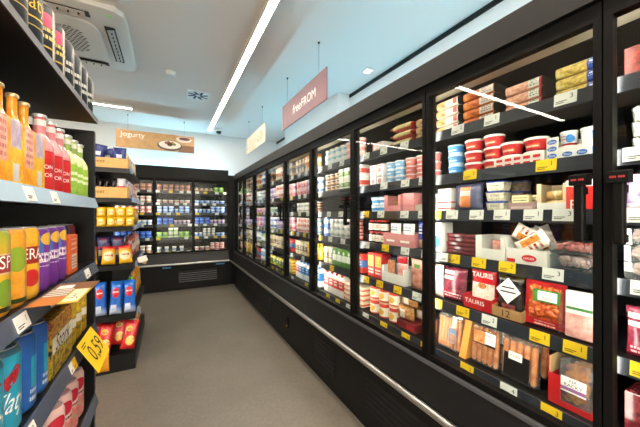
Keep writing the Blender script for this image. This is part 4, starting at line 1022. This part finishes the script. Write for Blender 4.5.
for k, z in enumerate(LZ):
    bm = new(); box(bm, .0, L - .0295 if k else L + .02, .004, .499, z - (.028 if k else .018), z); s = obj('shelf', fin(bm, 'shelf', BLK), gl)
    if k == 0:
        bm = new(); box(bm, 0, L + .02, .0, .0038, z - .018, z + .002); obj('shelf_edge', fin(bm, 'shelf_edge', mat('edge_grey', '#35343d', .45)), s)
    else:
        bm = new(); prism(bm, [(-.012, z - .038), (.0, z + .003), (.0038, z + .003), (.0038, z - .038)], 0, L - .03); obj('price_rail', fin(bm, 'price_rail', PALERAIL if k == 1 else DBRAIL), s, label='pale blue price rail' if k == 1 else None)
        for x, yel, d, w in {1: [(.52, 0, '1', .05), (.68, 0, '2', .05)], 2: [(.48, 0, '1', .06), (1.04, 0, '2', .06), (.66, 0, '3', .05)], 3: [(.42, 0, '2', .07), (.52, 0, '2', .06), (.83, 0, '1', .03), (.865, 1, '1', .03)], 4: [(.6, 0, '1', .06), (.95, 0, '1', .06)]}[k]:
            tm = tag_mesh(yel, d, w, .033)
            obj('price_tag', tm, s, (x, -.0082, z - .0175), (math.radians(-16), 0, 0), label='yellow price tag' if yel else 'white price tag')
LSN = ['top of drinks shelving', 'second drinks shelf', 'third drinks shelf', 'fourth drinks shelf', 'lowest visible drinks shelf']
def LP(t, Y, k, d=0, dz=0, tilt=0, roll=0, jit=.0, turn=0):
    r = t.w / 2; th = PI / 2 + turn     # round goods may be turned about their own axis
    x, y = XF - .006 - d, Y
    if turn: x, y = x - r + r * math.sin(th), y - r * math.cos(th)
    return put(t, (x, y, LZ[k] + .001 + dz), th, LSN[k], Y, 0, tilt, roll, jit)
cBlk = can('black gold-lettered beer can', .043, .168, pack('black_gold_can', '#15171c', (('r', 0, 1, .3, .315, '#caa545'), ('r', 0, 1, .9, .92, '#caa545'), ('r', .0, .04, 0, 1, '#bdb9ae'))), [('Zlatý', 0, .105, .085, .05, GOLD), ('_____', 0, .072, .07, .004, GOLD)])
cBp = can('black pink-marked beer can', .042, .168, pack('black_pink_can', '#181a20', (('e', .5, .72, .3, .12, '#c84a6a'), ('r', 0, 1, .25, .28, '#caa545'), ('r', .7, .8, .0, 1, '#cfc9b4'), ('t', .15, .85, .35, .6, '#d8c46a', 2))))
cWb = can('white and black beer can', .044, .168, pack('white_black_can', '#d9d5cc', (('r', .0, .42, .0, 1, '#17181b'), ('ne', .42, .6, .15, .3, ['#17181b', '#8a8880'], 40), ('t', .05, .38, .3, .6, '#cfccc4', 2))))
for i in range(4): LP(cBlk, .72 + i * .092, 0, .003, turn=-.75)
for i in range(2): LP(cBp, 1.09 + i * .09, 0, .003, turn=-.7)
for i in range(4): LP(cWb, 1.277 + i * .096, 0, .003, turn=.12)
# carriers with bottles
carm = pack('yellow_fruit_carrier', (['#e07a18', '#f0a41e', '#f6cc2e', '#d8481e'], 14), (('nr', .05, .42, .25, 1, ['#f0d8c8', '#e6a08c', '#f2e4d0'], 16), ('nr', .55, .95, .45, 1, ['#e9d9c8', '#b8a0c4', '#f0e8da'], 16), ('r', .62, .86, .04, .26, '#d8d4cc'), ('t', .1, .38, .3, .95, '#c86a5a', 7)), rough=.35)
bm = new(); w_, d_ = .122, .126
for (x0, x1, y0, y1) in ((-w_ / 2, w_ / 2, 0, .002), (-w_ / 2, w_ / 2, d_ - .002, d_), (-w_ / 2, -w_ / 2 + .002, .002, d_ - .002), (w_ / 2 - .002, w_ / 2, .002, d_ - .002)):
    box(bm, x0, x1, y0, y1, 0, .138)
box(bm, -w_ / 2 + .002, w_ / 2 - .002, .002, d_ - .002, 0, .002); box(bm, -w_ / 2 + .004, w_ / 2 - .004, d_ / 2 - .001, d_ / 2 + .001, .002, .175)
tCar = T('bottle_carrier', 'carrier', 'yellow fruit-printed bottle carrier', w_, d_, .138, fin(bm, 'bottle_carrier', carm))
AMB = pack('amber_drink', (['#a8560c', '#d98a1a', '#e8a82e'], 18), rough=.08, coat=.5)
tAmb = bottle('amber bottle standing in a carrier', .0275, .213, AMB, mat('bronze_cap', '#a8926a', .3, .6))
for i, y in enumerate((.825, .953)):
    LP(tCar, y, 1, .004, jit=0)
    for sx in (-1, 1):
        for sd in (0, 1): put(tAmb, (XF - .006 - .0075 - sd * .06, y + sx * .03, LZ[1] + .004), PI / 2, ('first' if i == 0 else 'second') + ' carrier, second drinks shelf', y + sx * .03 + sd * .001, 0)
redl = pack('red_drink', (['#b8323a', '#cf4a48'], 12), rough=.08, coat=.5); grnl = pack('green_drink', (['#9ab84a', '#b9cf6a'], 12), rough=.08, coat=.5)
tRb = bottle('red-labelled silver-capped bottle', .031, .217, pack('pink_red_drink', (['#d9707a', '#e89a9a', '#d04a50'], 14), rough=.08, coat=.6), CANM, pack('red_label', '#b81c20', (('r', .0, 1, .96, 1, '#8d1118'),)), (.02, .52), .42, .55, foil=pack('silver_foil', '#c87a80', (('r', 0, 1, .55, 1, '#e0d4d2'),), rough=.2))
for s, zz, ww in (('CON', .068, .034), ('MOR', .045, .034)):
    bm = new(); text(bm, s, 0, zz, w=ww, cyl=.0314, y=-.0006); tRb.kids.append(('lettering', fin(bm, 'lettering', WINK)))
tGb = bottle('green-labelled silver-capped bottle', .031, .217, pack('pale_green_drink', (['#b4cf7a', '#dbe8ac', '#8fae50'], 14), rough=.08, coat=.6), CANM, pack('green_label2', '#8fb83a', (('nr', 0, 1, .0, .5, ['#6f9a2a', '#a9cf5a'], 20), ('t', .15, .85, .4, .8, '#e9f0d0', 2))), (.02, .52), .42, .55, foil=pack('silver_foil_g', '#8fa85a', (('r', 0, 1, .55, 1, '#dce0cc'),), rough=.2))
for i in range(3): LP(tRb, 1.085 + i * .078, 1, .004, turn=-.8)
for i in range(3): LP(tGb, 1.325 + i * .078, 1, .004, turn=-.6)
# third shelf
dm = pack('yellow_green_can', (['#c98a1e', '#d9a82e', '#e0b840'], 12), (('g', .62, 1.05, '#7f9a2e'), ('r', .0, 1, .5, .74, '#c9b48a'), ('r', .0, 1, .52, .72, '#8a2420'), ('e', .75, .28, .3, .16, '#6f8f2a'), ('e', .3, .34, .16, .08, '#b8342a'), ('r', 0, 1, .06, .12, '#2a2a1c')), rough=.3)
cD = can('yellow green tequila-beer can', .0345, .178, dm, [('DESP', 0, .112, .062, .026, WINK)], kid=[])
dm2 = pack('orange_green_can', (['#b8701a', '#d99a2e', '#8f9a2e'], 12), (('e', .5, .62, .3, .16, '#7f9a2e'), ('r', 0, 1, .06, .12, '#2a3a1c')), rough=.3)
cD2 = can('orange can turned to its plain side', .0345, .178, dm2)
cD3 = can('yellow can with red spot', .0345, .178, pack('yellow_can_spot', (['#c98a1e', '#d9a82e', '#8f9a2e'], 12), (('r', .0, 1, .5, .74, '#8a2420'), ('e', .55, .3, .28, .12, '#b01c22')), rough=.3), [('PERA', 0, .112, .06, .026, WINK)])
LP(cD, .822, 2, .003, turn=-.8); LP(cD2, .897, 2, .003, turn=-.6); LP(cD3, .972, 2, .003, turn=-.7)
pm = pack('purple_blue_can', (['#4a1f6a', '#6a2f8a', '#7a3f9a'], 10), (('r', .0, .5, .62, .9, '#3f6ab0'), ('e', .7, .84, .3, .1, '#d8a83c'), ('t', .1, .9, .4, .62, '#e0d4e8', 2)), rough=.3)
cP = can('purple and blue beer can', .0345, .172, pm, [('RADL', 0, .09, .06, .02, WINK)])
for i in range(3): LP(cP, 1.049 + i * .0735, 2, .004, turn=-.6)
om = pack('orange_pack_print', '#cf5a22', (('r', .2, .85, .12, .5, '#e0d6c8'), ('t', .25, .8, .16, .46, '#6a3a22', 4), ('t', .15, .85, .62, .9, '#f0d8c0', 2)))
LP(cbox('orange drink carton with white label', .09, .07, .135, om, 'drink_carton'), 1.31, 2, .01)
LP(can('dark blue can by the end panel', .033, .168, pack('dark_blue_can', '#1c3f8a', (('t', .1, .9, .4, .7, '#cdd6ea', 2),))), 1.42, 2, .05)
LP(can('dark red can by the end panel', .033, .168, pack('dark_red_can', '#8a2a20', (('t', .1, .9, .4, .7, '#ead6cd', 2),))), 1.5, 2, .05)
# fourth shelf
cym = pack('cyan_can', (['#1f8fae', '#2a9cba'], 8), (('r', 0, 1, .93, 1, '#2f5f74'),), rough=.3)
def bird():
    """printed red bird on a can"""
    bm = new(); r = .037
    pts = [(-.022, .118), (-.008, .125), (.002, .135), (.009, .146), (.016, .15), (.021, .145), (.027, .141), (.021, .138), (.02, .125), (.013, .112), (.004, .106), (-.002, .097), (-.006, .106), (-.024, .112)]
    vs = [bm.verts.new((r * math.sin(x / r), r - (r + .0008) * math.cos(x / r), z)) for x, z in pts]; bm.faces.new(vs)
    return ('printed_bird', fin(bm, 'printed_bird', pack('bird_print', (['#6a1420', '#a8242c', '#3a1a1a'], 60))))
cC = can('cyan can with red bird', .037, .188, cym, [('Zlatý', .002, .066, .07, .055, WINK, .35)], kid=[bird()])
cBl = can('deep blue can', .037, .188, pack('deep_blue_can', (['#1c4f9a', '#2a66b0'], 8), (('r', .55, .9, .3, .7, '#2a9cba'), ('t', .5, .95, .1, .3, '#cfe0f0', 2)), rough=.3))
for i in range(2): LP(cC, .792 + i * .079, 3, .003, turn=-.75)
for i in range(2): LP(cBl, .952 + i * .079, 3, .003, turn=-.5)
stm = pack('yellow_black_multipack', (['#0e0e08', '#1f1f10', '#c8a422', '#3f5a1e'], 55), (('r', .03, .97, .42, .7, '#d8d2c2'), ('nr', .0, 1, .72, 1, ['#15100c', '#8a2a22', '#c8a02e', '#2f3a1a'], 55), ('r', .03, .97, .43, .69, '#e6e0d0')), rough=.35)
tSt = cbox('yellow black beer multipack with script', .20, .13, .165, stm, 'beer_multipack', 'multipack')
bm = new(); text(bm, 'Stork', 0, .094, w=.13, h=.045, slant=.3); tSt.kids.append(('lettering', fin(bm, 'lettering', INK)))
LP(tSt, 1.175, 3, .006, jit=0)
cSt = can('yellow black beer can', .034, .168, pack('yellow_black_can', (['#2a2a1a', '#a88a1e', '#d8b82e'], 30), (('r', 0, 1, .42, .6, '#d8d2c2'),)))
for i in range(3): LP(cSt, 1.325 + i * .075, 3, .008, turn=-.5)
# lowest
pinkm = pack('pink_clear_can', '#d8b4b0', (('nr', .1, .9, .05, .5, ['#8fae6a', '#d86a72', '#e8d4cc'], 26), ('e', .45, .75, .35, .13, '#b82a3c'), ('t', .2, .8, .52, .62, '#7a2a34', 1)), rough=.25)
cPi = can('pink fruit-printed can', .036, .178, pinkm, lidm=mat('pink_lid', '#c8a8b0', .35))
for i in range(4): LP(cPi, 1.19 + i * .0785, 4, .006, turn=-.6)
tGr = bottle('pale green plastic bottle', .045, .2, pack('pale_green_plastic', (['#8fb89a', '#b4d4ba'], 10), rough=.2), mat('green_cap', '#4f8a5a', .4), None, neck=.4, shoulder=.5)
LP(tGr, 1.085, 4, .006); LP(tGr, .985, 4, .006)
# shelf talker
t = thing('shelf_talker', 'yellow and brown printed card sticking out of third drinks shelf', 'sign', (XF, .84, 1.1455), PI / 2)
tk = pack('talker_print', '#c9a03c', rough=.45)
bm = new(); box(bm, 0, .235, -.098, -.006, .0, .0015); obj('card', fin(bm, 'card', mat('talker_base', '#7a5230', .5)), t)
def pc(x0, x1, y0, y1, m, z=.0016, n='printed_panel'):
    bm = new(); box(bm, x0, x1, y0, y1, z, z + .0003); return obj(n, fin(bm, n, m), t)
pc(0, .14, -.096, -.06, mat('talker_yellow', '#d8b83c', .5)); pc(.012, .135, -.092, -.064, mat('talker_cream', '#e6dfc0', .5), .0021)
pc(0, .075, -.058, -.01, mat('talker_orange', '#b8702c', .5)); pc(.16, .2, -.05, -.016, WINK, .0021)
for i in range(4): pc(.08 + i * .02, .09 + i * .02, -.058, -.012, mat('talker_white', '#ddd8cc', .5), .0021)
bm = new(); text(bm, '3+1', 0, 0, w=.05, h=.02, y=0, M=Matrix.Translation((.06, -.078, .0029)) @ Matrix.Rotation(-PI / 2, 4, 'X')); obj('lettering', fin(bm, 'lettering', INK), t)
# yellow 0,59 card
t = thing('price_sign', 'tilted yellow price card reading 0,59 on the fourth drinks shelf', 'sign', (XF + .0135, 1.205, .91), PI / 2)
card = new(); box(card, 0, .195, -.001, 0, -.118, 0)
text(card, '0,59', .108, -.066, w=.135, h=.07, y=-.0018, mi=1, slant=.0)
for k in range(2): box(card, .02, .07 - k * .015, -.0014, -.001, -.018 - k * .008, -.0145 - k * .008, 1)
o = obj('card', fin(card, 'card', [YEL, INK]), t, rot=(math.radians(-30), 0, 0))
# orange gloves-like pack hanging on the end panel
tG = bag('orange sweets pack hanging by shelf end', .05, .12, .02, pack('orange_pack', (['#d8861a', '#e8a82e'], 30)), 'sweets_pack', 'bag', 61)
o = put(tG, (-.31, 1.60, .70), PI / 2 + .6, 'fourth drinks shelf', 0)
o.rotation_euler = (0, 0, 0); o.location = (-.262, 1.592, .63)

# ================================================================== snack display (facing the camera, end of a gondola)
EX0, EX1, EY0, EY1 = -1.15, -.25, 2.95, 4.05
EZ = [1.745, 1.485, 1.235, .905, .475, .14]
t = thing('snack_display', 'black snack gondola standing past the drinks shelving', 'shelf unit', (EX1, EY0, 0))
W_ = EX1 - EX0; D_ = EY1 - EY0
bm = new(); box(bm, -W_, -.0, .0, D_, 0, EZ[5]); obj('base', fin(bm, 'base', BLK), t)
bm = new(); box(bm, -W_ * .6, -.32, .34, D_, EZ[5], 1.9); obj('spine', fin(bm, 'spine', BLK2), t)
for k in range(5):
    z = EZ[k]
    bm = new(); box(bm, -W_, -.002 - .012 * (4 - k), .012 * (4 - k), D_, z - .04, z); s = obj('shelf', fin(bm, 'shelf', BLK), t)
    for y in ((.08, .3, .55, .8) if k in (1, 2, 3) else (.1,)):
        bm = new(); box(bm, -.012 * (4 - k) - .001, -.012 * (4 - k) + .012, y + .02, y + .1, z - .03, z + .012); obj('price_tag', fin(bm, 'price_tag', mat('blue_tag', '#8fa4c4', .4)), s, label='pale blue price tag')
bm = new(); box(bm, -.16, -.02, .0, .002, 0, .01)
SN = ['top shelf of snack display', 'second shelf of snack display', 'third shelf of snack display', 'fourth shelf of snack display', 'fifth shelf of snack display', 'lowest level of snack display']
def Ef(t_, X, k, d=0, dz=0, tilt=0, roll=0, lv=0, jit=.05):
    off = .012 * (4 - k) if k < 5 else 0
    return put(t_, (X, EY0 + off + .004 + d, EZ[k] + .001 + dz + lv * (t_.h + .001)), 0, SN[k], X, lv, tilt, roll, jit)
def Es(t_, Y, k, d=0, dz=0, tilt=0, roll=0, lv=0):
    off = .012 * (4 - k) if k < 5 else 0
    return put(t_, (EX1 - off - .02 - d, Y, EZ[k] + .001 + dz + lv * (t_.h + .001)), PI / 2, 'aisle side of ' + SN[k].replace(' of snack display', '') + ', snack display', Y, lv, tilt, roll, .06)
scr = [('snack', -.12, .05, .07, INK)]
tr1 = open_tray('kraft display tray of navy bags', .46, .2, .083, .1, KRAFT, txt=None); tr1.kids = []
bm = new(); text(bm, 'sweet', .02, .05, w=.1, slant=.3); tr1.kids.append(('lettering', fin(bm, 'lettering', INK)))
Ef(tr1, -.545, 0, jit=0)
nav = pack('navy_bag', (['#1c2350', '#2c3670', '#3a4488'], 20), (('r', .3, .7, .4, .6, '#b8bcd4'),), rough=.22)
for i in range(5): Ef(bag('navy blue biscuit bag in kraft tray', .1, .17, .06, nav, 'snack_bag', 'bag', 70 + i, wr=1.2), -.703 + i * .081, 0, .02 + (i % 2) * .085, dz=.006 + (i % 3) * .008, tilt=-.1, roll=.16 * ((i % 3) - 1))
tr2 = open_tray('kraft display tray of black packs', .46, .2, .09, .11, KRAFT); bm = new(); text(bm, 'sweet', .02, .05, w=.1, slant=.3); tr2.kids.append(('lettering', fin(bm, 'lettering', INK)))
Ef(tr2, -.545, 1, jit=0)
tBkp = bag('slim black biscuit pack in kraft tray', .032, .165, .11, pack('black_biscuit', '#191519', (('r', .4, .6, .2, .8, '#3a3138'),), rough=.25), 'snack_bag', 'bag', 81, wr=.2)
for i in range(8): Ef(tBkp, -.745 + i * .045, 1, .03, dz=.004, roll=.1)
Ef(bag('white red biscuit pack beside slim black packs', .06, .17, .05, pack('white_red_bag', '#d8d4da', (('r', 0, 1, .3, .6, '#b82a34'),)), 'snack_bag', 'bag', 82), -.365, 1, .04, dz=.004)
yel = pack('yellow_snack_pack', '#e0b41e', (('e', .5, .5, .34, .3, '#efd98a'), ('t', .25, .75, .4, .6, '#b8402a', 1)), rough=.3)
tYp = bag('small yellow snack pack', .066, .084, .05, yel, 'snack_bag', 'bag', 83, wr=.5)
for i in range(4):
    for lv in range(2): Ef(tYp, -.50 + i * .068, 2, .01, lv=lv)
Ef(bag('tall orange snack pack beside small yellow packs', .075, .17, .05, pack('orange_tall', (['#e0a01e', '#e8b83e'], 10), (('r', .2, .8, .4, .6, '#c8642a'),)), 'snack_bag', 'bag', 84), -.577, 2, .01)
yr = pack('yellow_red_bag', '#e0ae1e', (('ne', .5, .45, .4, .26, ['#e8dcb8', '#d8b87a'], 20), ('g', .68, .9, '#b82a2a'), ('t', .2, .8, .4, .6, '#8a2a2a', 1)), rough=.25)
tYr2 = bag('yellow red-topped nut bag', .1, .155, .05, yr, 'snack_bag', 'bag', 85, wr=.9)
for i in range(3): Ef(tYr2, -.575 + i * .126, 3, .01, tilt=-.12, roll=(-.06, .05, -.1)[i], jit=.15)
db = pack('dark_blue_snack', (['#16204a', '#28346a', '#a83a2a'], 16), (('r', .2, .8, .3, .5, '#cfc4a0'),), rough=.25)
tDb = bag('dark blue nut bag in back row', .1, .24, .05, db, 'snack_bag', 'bag', 86)
for i in range(3): Ef(tDb, -.61 + i * .105, 3, .13, tilt=-.05)
bb = pack('blue_crisp_bag', '#1f5fb8', (('g', .25, -.05, '#c9d4e4'), ('e', .5, .66, .26, .15, '#c22a30'), ('t', .3, .7, .62, .7, '#f0ece4', 1), ('nr', .15, .6, .08, .3, ['#d8dde6', '#8fb0d8'], 20)), rough=.22)
tBb = bag('blue crisp bag with red disc', .092, .28, .06, bb, 'crisp_bag', 'bag', 87, wr=.9)
for i in range(4): Ef(tBb, -.608 + i * .103, 4, .012 + (i % 2) * .008, tilt=-.1, roll=(.02, -.02, .03, -.02)[i], jit=.06)
rb = pack('red_crisp_bag', (['#b01a20', '#c62a2a', '#a31418'], 9), (('ne', .6, .3, .3, .16, ['#d8a02e', '#e8c86a', '#b8501e'], 30), ('e', .42, .7, .22, .1, '#d8a83c'), ('t', .25, .6, .66, .74, '#8a1418', 1)), rough=.22)
tRbg = bag('red crisp bag leaning back', .11, .24, .06, rb, 'crisp_bag', 'bag', 88, wr=1.0)
for i in range(5): Ef(tRbg, -.67 + i * .088, 5, .012 + (i % 2) * .09, tilt=-.3, roll=.16, dz=(i % 2) * .02)
side = [[('clear yellow snack bag', (['#b8a03a', '#d8d0a8', '#cf8a5a'], 16)), ('pale clear snack bag', (['#b8b4c4', '#e0d8d4', '#8a6a9a'], 16))],
        [('blue white snack bag', (['#2a3a8a', '#d8d8e4', '#8a4a6a'], 16)), ('white red snack bag', (['#e0d8d4', '#b83a3a'], 16))],
        [('orange red snack bag', (['#d8701e', '#e8a83e', '#b83a1e'], 14)), ('yellow snack bag', (['#d8a01e', '#e8c84e'], 14))],
        [('white red green snack bag', (['#d8d4d0', '#b83434', '#4f8a4a'], 16)), ('red snack bag', (['#b82a2a', '#d8d0c8'], 14))],
        [('green crisp bag', (['#2f8a2a', '#5fae3a', '#c8a02e'], 10)), ('orange yellow crisp bag', (['#d87a1a', '#e8b82e'], 12))],
        [('pale silver snack bag', (['#b0aeb4', '#d8d4d0', '#b8703a'], 12)), ('orange crisp bag', (['#c8641a', '#e09a3a'], 12))]]
for k, pair in enumerate(side):
    hmax = [.2, .19, .17, .24, .27, .25][k]
    ts = [bag(d, .15, hmax, .06, pack('side_' + d.replace(' ', '_'), m, (('r', .25, .75, .4, .62, '#ddd8cc'),), rough=.22), 'snack_bag', 'bag', 90 + k * 2 + q, wr=.5) for q, (d, m) in enumerate(pair)]
    for j in range(5): Es(ts[(j // 2) % 2] if k != 4 else ts[0 if j < 1 else 1], EY0 + .36 + j * .155, k, .01, tilt=-.06)
# small price boards jutting from the display
for (z, lab, c) in ((.93, 'tan price board jutting from fourth snack shelf', '#c8a878'),):
    t = thing('shelf_talker', lab, 'sign', (EX1 + .012, EY0 + .16, z))
    bm = new(); box(bm, -.003, .07, -.001, .001, -.03, .02); obj('card', fin(bm, 'card', mat('tan_card', c, .5)), t, rot=(0, .35, 0))
    bm = new(); box(bm, -.003, .07, -.001, .001, -.03, .02); obj('card', fin(bm, 'card', PAPER), t, (0, -.06, .0), rot=(0, -.3, 0), label='white card')

label_all()

# ------------------------------------------------------------------ world, camera, view
w = bpy.data.worlds.new('store_world'); sc.world = w; w.use_nodes = True
w.node_tree.nodes['Background'].inputs[0].default_value = (.5, .55, .6, 1); w.node_tree.nodes['Background'].inputs[1].default_value = .0
cam = bpy.data.cameras.new('camera'); cam.lens = 16.0; cam.sensor_width = 36; cam.sensor_fit = 'HORIZONTAL'; cam.clip_start = .02
co = bpy.data.objects.new('camera', cam); C.objects.link(co)
co.location = (0, 0, 1.35); co.rotation_euler = (PI / 2, 0, -math.radians(28.12)); sc.camera = co
vs_ = sc.view_settings; vs_.view_transform = 'Standard'; vs_.look = 'None'; vs_.gamma = 1; vs_.use_curve_mapping = False; vs_.exposure = 0.0
cy = sc.cycles
cy.use_denoising = True; cy.transparent_max_bounces = 32; cy.max_bounces = 8; cy.sample_clamp_indirect = 6; cy.caustics_reflective = False; cy.caustics_refractive = False
